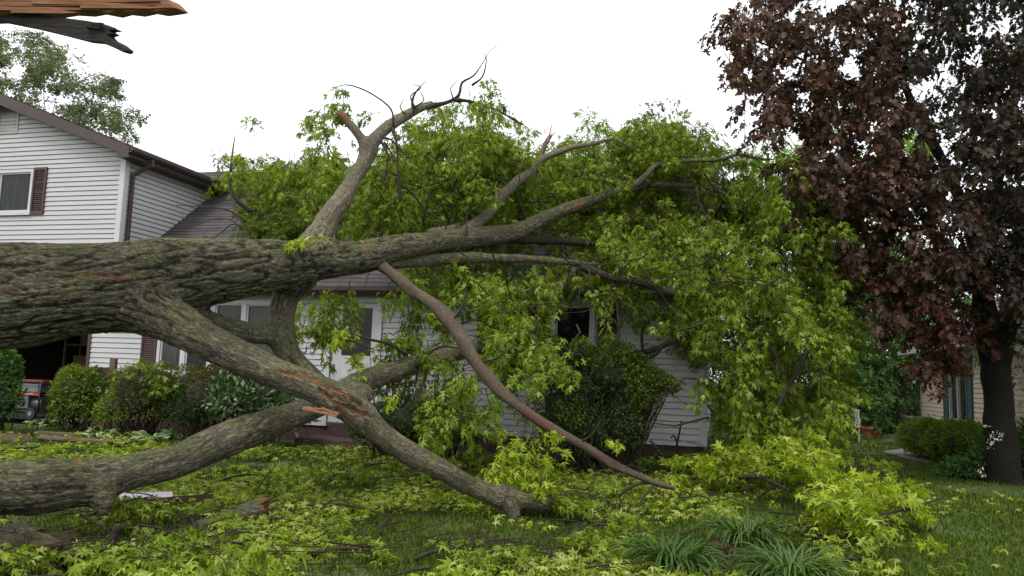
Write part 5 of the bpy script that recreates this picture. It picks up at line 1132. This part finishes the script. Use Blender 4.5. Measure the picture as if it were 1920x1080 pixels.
pl = thing('potted_shrub', 'broad-leaved green shrub growing from the terracotta pot', 'shrub', pb); lf.twig(np.array([np.array(pb) + np.array([0, 0, z]) for z in (.28, .5, .8, 1.1)]), .03, .015); lf.build('foliage', MT['leaf_bg'], pl, BROAD, twname='stems')
ch = gthing('garden_chair', 'white slatted garden chair half hidden by the fallen crown', 'chair', 1595, 824, radians(-25)); ch.scale = (.85, .85, .85)
q = MB()
for x in (-.24, .24): q.box((x - .02, -.24, 0), (x + .02, -.2, .42)); q.box((x - .02, .2, 0), (x + .02, .24, .42))
q.build('legs', MT['offwhite'], ch); MB().box((-.27, -.27, .42), (.27, .26, .46)).build('seat', MT['offwhite'], ch, bevel=.008)
q = MB()
for k in range(7): q.box((-.25 + k * .075, .22, .46), (-.2 + k * .075, .25, .95 + .06 * sin(pi * k / 6)))
for z in (.5, .7, .9): q.box((-.26, .25, z), (.26, .275, z + .05))
q.build('backrest', MT['offwhite'], ch)
q = MB()
for x in (-.29, .25): q.box((x, -.24, .62), (x + .04, .24, .65)); q.box((x, -.24, .44), (x + .04, -.2, .62))
q.build('armrests', MT['offwhite'], ch)
bi = gthing('wheelie_bin', 'grey-lidded bin behind the left end of the hedge', 'bin', 1722, 828, radians(-15))
q = MB(); v0 = [(-.22, -.25, 0), (.22, -.25, 0), (.22, .25, 0), (-.22, .25, 0)]; v1 = [(-.28, -.32, .6), (.28, -.32, .6), (.28, .32, .6), (-.28, .32, .6)]
q.v += v0 + v1
for f_ in ((3, 2, 1, 0), (4, 5, 6, 7), (0, 1, 5, 4), (1, 2, 6, 5), (2, 3, 7, 6), (3, 0, 4, 7)): q.f.append((f_, 0))
q.build('body', MT['grey'], bi, bevel=.02); MB().box((-.31, -.35, .6), (.31, .35, .67)).build('lid', MT['steel'], bi, bevel=.02)
gp_ = gthing('gutter_piece', 'broken piece of pale guttering with dark underside on the lawn', 'gutter', 300, 957, radians(24), dz=.03)
q = MB(); q.prism([(-.36, -.07, .0), (-.36, .08, .035), (-.36, .08, .027), (-.36, -.07, -.008)], (.46, 0, 0)); q.build('face', MT['lilac'], gp_)
q = MB(); q.prism([(-.16, -.075, -.002), (-.16, -.068, -.012), (-.16, -.062, -.075), (-.16, .04, -.07), (-.16, .04, -.062), (-.16, -.068, -.067)], (.62, 0, .03)); q.build('channel', MT['brown'], gp_)
gp_.location.z += .1
lg = gthing('broken_log', 'short broken log lying on the lawn behind leafy twigs', 'log', 435, 985)
limb('wood', [(352, 1000, 6.75, .06), (400, 984, 6.85, .075), (440, 970, 6.95, .085), (492, 952, 7.05, .08)], MT['bark'], lg, 16, .04, .14, broken=True, seed=5)
bu = gthing('log_butt', 'thick dark mossy log end in the lower left corner', 'log', 40, 1090)
limb('wood', [(-120, 1040, 5.35, .16), (-20, 1038, 5.3, .165), (40, 1040, 5.25, .155), (84, 1044, 5.2, .145)], MT['bark_shaded'], bu, 26, .03, .22, broken=True, seed=8)
bd = gthing('edging_board', 'weathered brown board lying along the bed edge', 'board', 140, 832, radians(-15), dz=.05)
q = MB(); q.box((-.7, -.09, -.02), (.75, .1, .025)); q.build('board', MT['board'], bd, bevel=.006)
bd2 = gthing('edging_board', 'shorter weathered board propped behind the long board', 'board', 105, 822, radians(-8), dz=.06)
q = MB(); q.box((-.4, -.04, -.03), (.35, .04, .03)); q.build('board', MT['board'], bd2, bevel=.006)
p_ = gp(15, 826); a = np.linspace(0, 2 * pi, 25)[:-1]; V = [[p_[0], p_[1], .11]]; Fs = []
for k, (rr_, zz) in enumerate(((.18, .1), (.3, .07), (.42, -.04))):
    for t_ in a: V.append([p_[0] + rr_ * 1.2 * cos(t_) * rng.uniform(.9, 1.1), p_[1] + rr_ * .6 * sin(t_), zz + rng.normal() * .012])
tri = [(0, 1 + i, 1 + (i + 1) % 24) for i in range(24)]; qd = [(1 + r_ * 24 + i, 1 + (r_ + 1) * 24 + i, 1 + (r_ + 1) * 24 + (i + 1) % 24, 1 + r_ * 24 + (i + 1) % 24) for r_ in range(2) for i in range(24)]
tag(add_mesh('soil_mound', np.array(V), [(np.array(tri), 0), (np.array(qd), 0)], [MT['soil']]), kind='structure')
st = thing('plant_stake', 'thin black iron stake with a hooked side leaning by the siding corner', 'stake', hl(2.85, -.25, 0))
limb('stake', [(1262, 870, 12.3, .016), (1270, 830, 12.3, .016), (1278, 790, 12.3, .014)], MT['black'], st, 8, .05, .02)
limb('hook', [(1272, 865, 12.28, .016), (1270, 835, 12.28, .016), (1267, 822, 12.28, .015), (1262, 817, 12.28, .014), (1258, 822, 12.28, .012)], MT['black'], st, 8, .02, .02)
sp = thing('leaning_stick', 'grey stick leaning near the brick foundation', 'stick', at(1245, 850, 12.2) * np.array([1, 1, 0]))
limb('stick', [(1252, 868, 12.1, .02), (1236, 845, 12.25, .02), (1219, 826, 12.4, .018)], MT['bark_fine'], sp, 8, .05, .05)
lp = gthing('leaf_pile', 'small heap of pale faded leaves on the right lawn', 'leaf pile', 1640, 884)
k = 60; P = np.array(lp.location) + np.stack([rng.normal(size=k) * .22, rng.normal(size=k) * .12, rng.uniform(.02, .1, k)], -1)
V, T = leaves(P, rng.normal(size=(k, 3)), np.array([0, 0, 1]) + rng.normal(size=(k, 3)) * .6, rng.uniform(.05, .1, k), OVAL); add_mesh('leaves', V, [(T, 0)], [leafmat('faded_leaf', [(.25, .17, .13), (.34, .26, .2), (.16, .1, .07)], .1)], lp)

# ------------------------------------------------------------------ torn-off leafy branches on the lawn
def ground_branch(label, p0, p1, k, n, m, spread=.35, h=.3, ls=.13, r=.018, group='torn leafy branches on the lawn', extra=None, L=.42):
    a, b = gp(*p0), gp(*p1); t = thing('leafy_branch', label, 'branch', ((a + b) / 2) * np.array([1, 1, 0]), group); lf = Leafy()
    d = unit(b - a); s = np.array([-d[1], d[0], 0]); Ln = np.linalg.norm(b - a)
    stem = [(*(a + (b - a) * q + s * .12 * sin(q * 5 + p0[0]) * Ln * .3 + np.array([0, 0, .04 + h * .45 * sin(pi * min(1, q * 1.1))])), r * (1 - .75 * q)) for q in np.linspace(0, 1, 6)]
    limb('stem', stem, MT['bark_dark'], t, 7, .06, .1, world=True, broken=True)
    st_ = np.array(stem)[:, :3]
    ls = ls * (.82 if p0[0] > 1200 else .74); h = h * (1.15 if p0[0] > 1200 else .7); L = L * .8
    for i in range(int(k * (1.25 if m == 'leaf_lime' and p0[0] > 1200 else .62))):
        q = rng.uniform(.05, 1.05); c = st_[min(5, int(q * 5))] + (b - a) * rng.normal() * .06 + s * rng.normal() * spread + np.array([0, 0, rng.uniform(.0, h)])
        lf.spray(c, d * .5 + s * rng.normal() + np.array([0, 0, rng.uniform(-.1, .35)]), L * rng.uniform(.7, 1.25), int(n * rng.uniform(.7, 1.3)), ls, .3, up=.55, tw=.006, flat=rng.random() < .6)
    if p0[0] <= 1200:   # trodden and wilted, lying flat
        for a_ in lf.P: a_[:, 2] *= .62
        for a_ in lf.A: a_[:, 2] *= .5
    lf.build('foliage', MT[m], t, SILVER, clampz=.0)
    for rows in extra or []: limb('twig', rows, MT['bark_dark'], t, 7, .05, .1)
GB = ground_branch
GB('lime green leafy branch heaped left of the far daylily clump', (1300, 905), (1420, 935), 22, 26, 'leaf_lime', .35, .35, extra=[[(1385, 895, 9.0, .03), (1420, 893, 8.9, .028), (1450, 905, 8.8, .02), (1480, 920, 8.7, .01)], [(1400, 900, 9, .02), (1430, 875, 9.1, .02), (1470, 866, 9.1, .018), (1540, 866, 9.2, .012)]])
GB('lime green leafy branch heaped behind the daylilies, brightest of all', (1420, 940), (1580, 950), 30, 26, 'leaf_lime', .4, .45)
GB('lime green leafy branch stretching onto the open right lawn', (1540, 985), (1720, 1010), 24, 26, 'leaf_lime', .32, .3, extra=[[(1600, 985, 7.2, .014), (1650, 965, 7.3, .014), (1700, 955, 7.5, .012), (1770, 932, 8.2, .008)]])
GB('lime green leafy branch just right of the daylilies', (1500, 1010), (1620, 1020), 14, 24, 'leaf_lime', .25, .25)
GB('small leafy branch at the tip of the bright heap under the black trunk', (1600, 930), (1690, 920), 10, 18, 'leaf', .3, .25)
GB('leafy branch on the ground under the fallen crown, right end', (1350, 880), (1560, 870), 26, 24, 'leaf', .4, .4)
GB('leafy branch against the foundation under the fallen crown', (1200, 890), (1330, 880), 22, 24, 'leaf', .4, .4)
GB('leafy branch below the tip of the smooth curved limb', (1140, 930), (1280, 950), 24, 24, 'leaf', .4, .35, extra=[[(1160, 930, 8.1, .012), (1190, 910, 8.1, .016), (1225, 905, 8.1, .016)], [(1195, 960, 7.9, .01), (1205, 935, 8, .012), (1230, 905, 8.1, .01)]])
GB('leafy branch in front of the limb end planted in the lawn', (1020, 960), (1140, 985), 22, 24, 'leaf', .35, .3)
GB('light green leafy branch left of the leftmost daylily', (1080, 1010), (1200, 1030), 18, 24, 'leaf', .3, .25, extra=[[(1035, 1043, 6.0, .012), (1070, 1050, 6.0, .018), (1120, 1060, 6.0, .014)]])
GB('leafy branch in the middle of the lawn under the low limb', (820, 930), (930, 960), 10, 22, 'leaf', .35, .22)
GB('leafy branch spread under the torn low limb', (680, 880), (800, 900), 24, 22, 'leaf', .4, .22)
GB('leafy branch behind the torn low limb beside the dark shrub', (620, 840), (720, 850), 20, 22, 'leaf', .45, .25)
GB('leafy branch in the bright strip below the ground limb', (480, 870), (600, 850), 20, 22, 'leaf', .4, .2)
GB('leafy branch near the piece of guttering', (380, 920), (520, 900), 11, 22, 'leaf', .4, .18, extra=[[(505, 885, 8.6, .008), (480, 925, 8.3, .01), (490, 960, 8, .006)]])
GB('flattened leafy branch in the middle foreground', (560, 960), (760, 980), 9, 22, 'leaf', .4, .15, extra=[[(560, 965, 7.3, .008), (590, 955, 7.4, .012), (620, 950, 7.4, .006)], [(695, 1000, 6.9, .008), (715, 985, 7, .012), (738, 962, 7.2, .008)]])
GB('leafy branch in front of the short broken log', (250, 1040), (440, 1045), 22, 24, 'leaf', .3, .3, extra=[[(235, 1018, 6.3, .01), (280, 1013, 6.3, .02), (350, 1018, 6.3, .02), (410, 1015, 6.3, .018), (450, 1035, 6.1, .012), (500, 1060, 6, .006)]])
GB('large-leaved branch beside the mossy log end', (150, 990), (290, 1000), 18, 24, 'leaf', .3, .35, extra=[[(205, 1035, 5.6, .03), (215, 1000, 5.6, .028), (222, 985, 5.6, .03)], [(125, 1040, 5.5, .03), (122, 1000, 5.6, .03)], [(150, 965, 6, .014), (190, 985, 6, .016), (205, 1000, 6, .01)]])
GB('leafy branch half burying the dark mossy log end', (-60, 1088), (60, 1095), 9, 18, 'leaf', .2, .25)
GB('leafy branch at the bottom edge right of the mossy log end', (120, 1075), (300, 1075), 22, 24, 'leaf', .25, .25)
GB('bright leafy branch at the bottom edge, below the short log', (330, 1060), (520, 1060), 24, 24, 'leaf', .28, .28)
GB('sparse leafy branch at the bottom edge, middle of the lawn', (560, 1060), (740, 1050), 12, 22, 'leaf', .3, .14)
GB('leafy branch at the bottom edge right of the sparse one', (780, 1060), (930, 1050), 18, 22, 'leaf', .3, .15, extra=[[(920, 1065, 5.9, .008), (928, 1035, 6, .012), (940, 1010, 6.2, .006)], [(1000, 1060, 5.9, .006), (960, 1075, 5.8, .008), (920, 1082, 5.7, .008)]])
GB('thin bright branch strewn along the bed below the hostas', (0, 850), (180, 850), 16, 20, 'leaf_lime', .4, .1)
GB('thin bright branch strewn in front of the bed beside the ground limb', (200, 845), (330, 830), 16, 20, 'leaf_lime', .35, .1)
GB('leafy branch under the hanging foliage left of the yew', (850, 870), (980, 890), 22, 22, 'leaf_deep', .4, .4)
GB('leafy branch under the yew', (1030, 880), (1180, 870), 20, 22, 'leaf_deep', .4, .3)
GB('scrap of leafy branch lying open on the right lawn', (1580, 1062), (1640, 1068), 6, 14, 'leaf', .15, .06)
# loose leaf litter over the grass
def strew(k, r0, r1, Y0, Y1, px_poly=None):
    Y = Y0 * (Y1 / Y0) ** rng.random(k); X = rng.uniform(r0, r1, k) * Y; return X, Y
X, Y = strew(30000, -.72, .5, 4.6, 13.5)
kp = vnoise(np.stack([X * 1.1, Y * 1.1, 0 * X], -1)) + .3 * (vnoise(np.stack([X * 3.7, Y * 3.7, 0 * X + 2], -1)) - .5) > .48; X, Y = X[kp], Y[kp]
X2, Y2 = strew(700, .4, .72, 5, 16); X, Y = np.concatenate([X, X2]), np.concatenate([Y, Y2])
ok = (Y + .268 * X < 12.9) & ~((X / Y > .33) & (Y < 8.5) & (rng.random(len(X)) < .8)); X, Y = X[ok], Y[ok]
k = len(X); P = np.stack([X, Y, gz(X, Y) + rng.uniform(.02, .12, k)], -1)
V, T = leaves(P, rng.normal(size=(k, 3)) * np.array([1, 1, .25]), np.array([0, 0, 1]) + rng.normal(size=(k, 3)) * .7, rng.uniform(.04, .1, k), SILVER, rng.uniform(0, 3, k))
tag(add_mesh('leaf_litter', V, [(T, 0)], [leafmat('leaf_litter', [(.11, .17, .01), (.18, .26, .015), (.26, .35, .028), (.34, .4, .09), (.17, .2, .03)], .35)]), kind='stuff')
TW, TR = [], []
for _ in range(420):
    x, y = strew(1, -.7, .42, 4.8, 12.0); a = rng.uniform(0, 2 * pi); L = rng.uniform(.25, .9); c = np.array([x[0], y[0], gz(x, y)[0] + rng.uniform(.02, .1)]); d = np.array([cos(a), sin(a), rng.normal() * .12]); s = np.array([-sin(a), cos(a), 0]) * L * .12 * rng.normal()
    if y[0] + .268 * x[0] > 12.6: continue
    TW.append(np.array([c, c + d * L * .33 + s, c + d * L * .66 - s * .4, c + d * L])); r = rng.uniform(.004, .011); TR.append(np.linspace(r, r * .4, 4))
tag(tubes('twig_litter', np.array(TW), np.array(TR), MT['bark_dark']), kind='stuff')
# grass
k = 230000
Y = 4.3 * (22 / 4.3) ** rng.random(k); X = rng.uniform(-.74, .74, k) * Y
pn = vnoise(np.stack([X * .9, Y * .9, 0 * X + 4], -1)); ok = (pn > .3) | (rng.random(k) < .35)
ok &= ~((Y + .268 * X > 12.85) & (X < 3.4)) & ~((X > NC[0] - 1.2) & (Y > 13)); X, Y, pn = X[ok], Y[ok], pn[ok]; k = len(X)
P = np.stack([X, Y, gz(X, Y) - .005], -1); a = rng.uniform(0, 2 * pi, k); h_ = rng.uniform(.025, .065, k) * (.8 + .5 * pn); w_ = .0026 * (1 + Y / 7)
s = np.stack([np.cos(a), np.sin(a), 0 * a], -1) * w_[:, None]; ln = np.stack([-np.sin(a), np.cos(a), 0 * a], -1) * (h_ * rng.uniform(.1, .8, k))[:, None]; up = np.array([0, 0, 1.0]) * h_[:, None]
V = np.stack([P - s, P + s, P + s * .8 + ln * .35 + up * .6, P - s * .8 + ln * .35 + up * .6, P + ln + up * .95], 1).reshape(-1, 3)
i5 = np.arange(k) * 5
tag(add_mesh('grass', V, [(np.stack([i5, i5 + 1, i5 + 2, i5 + 3], -1), 0), (np.stack([i5 + 3, i5 + 2, i5 + 4], -1), 0)], [MT['grass']]), kind='stuff')
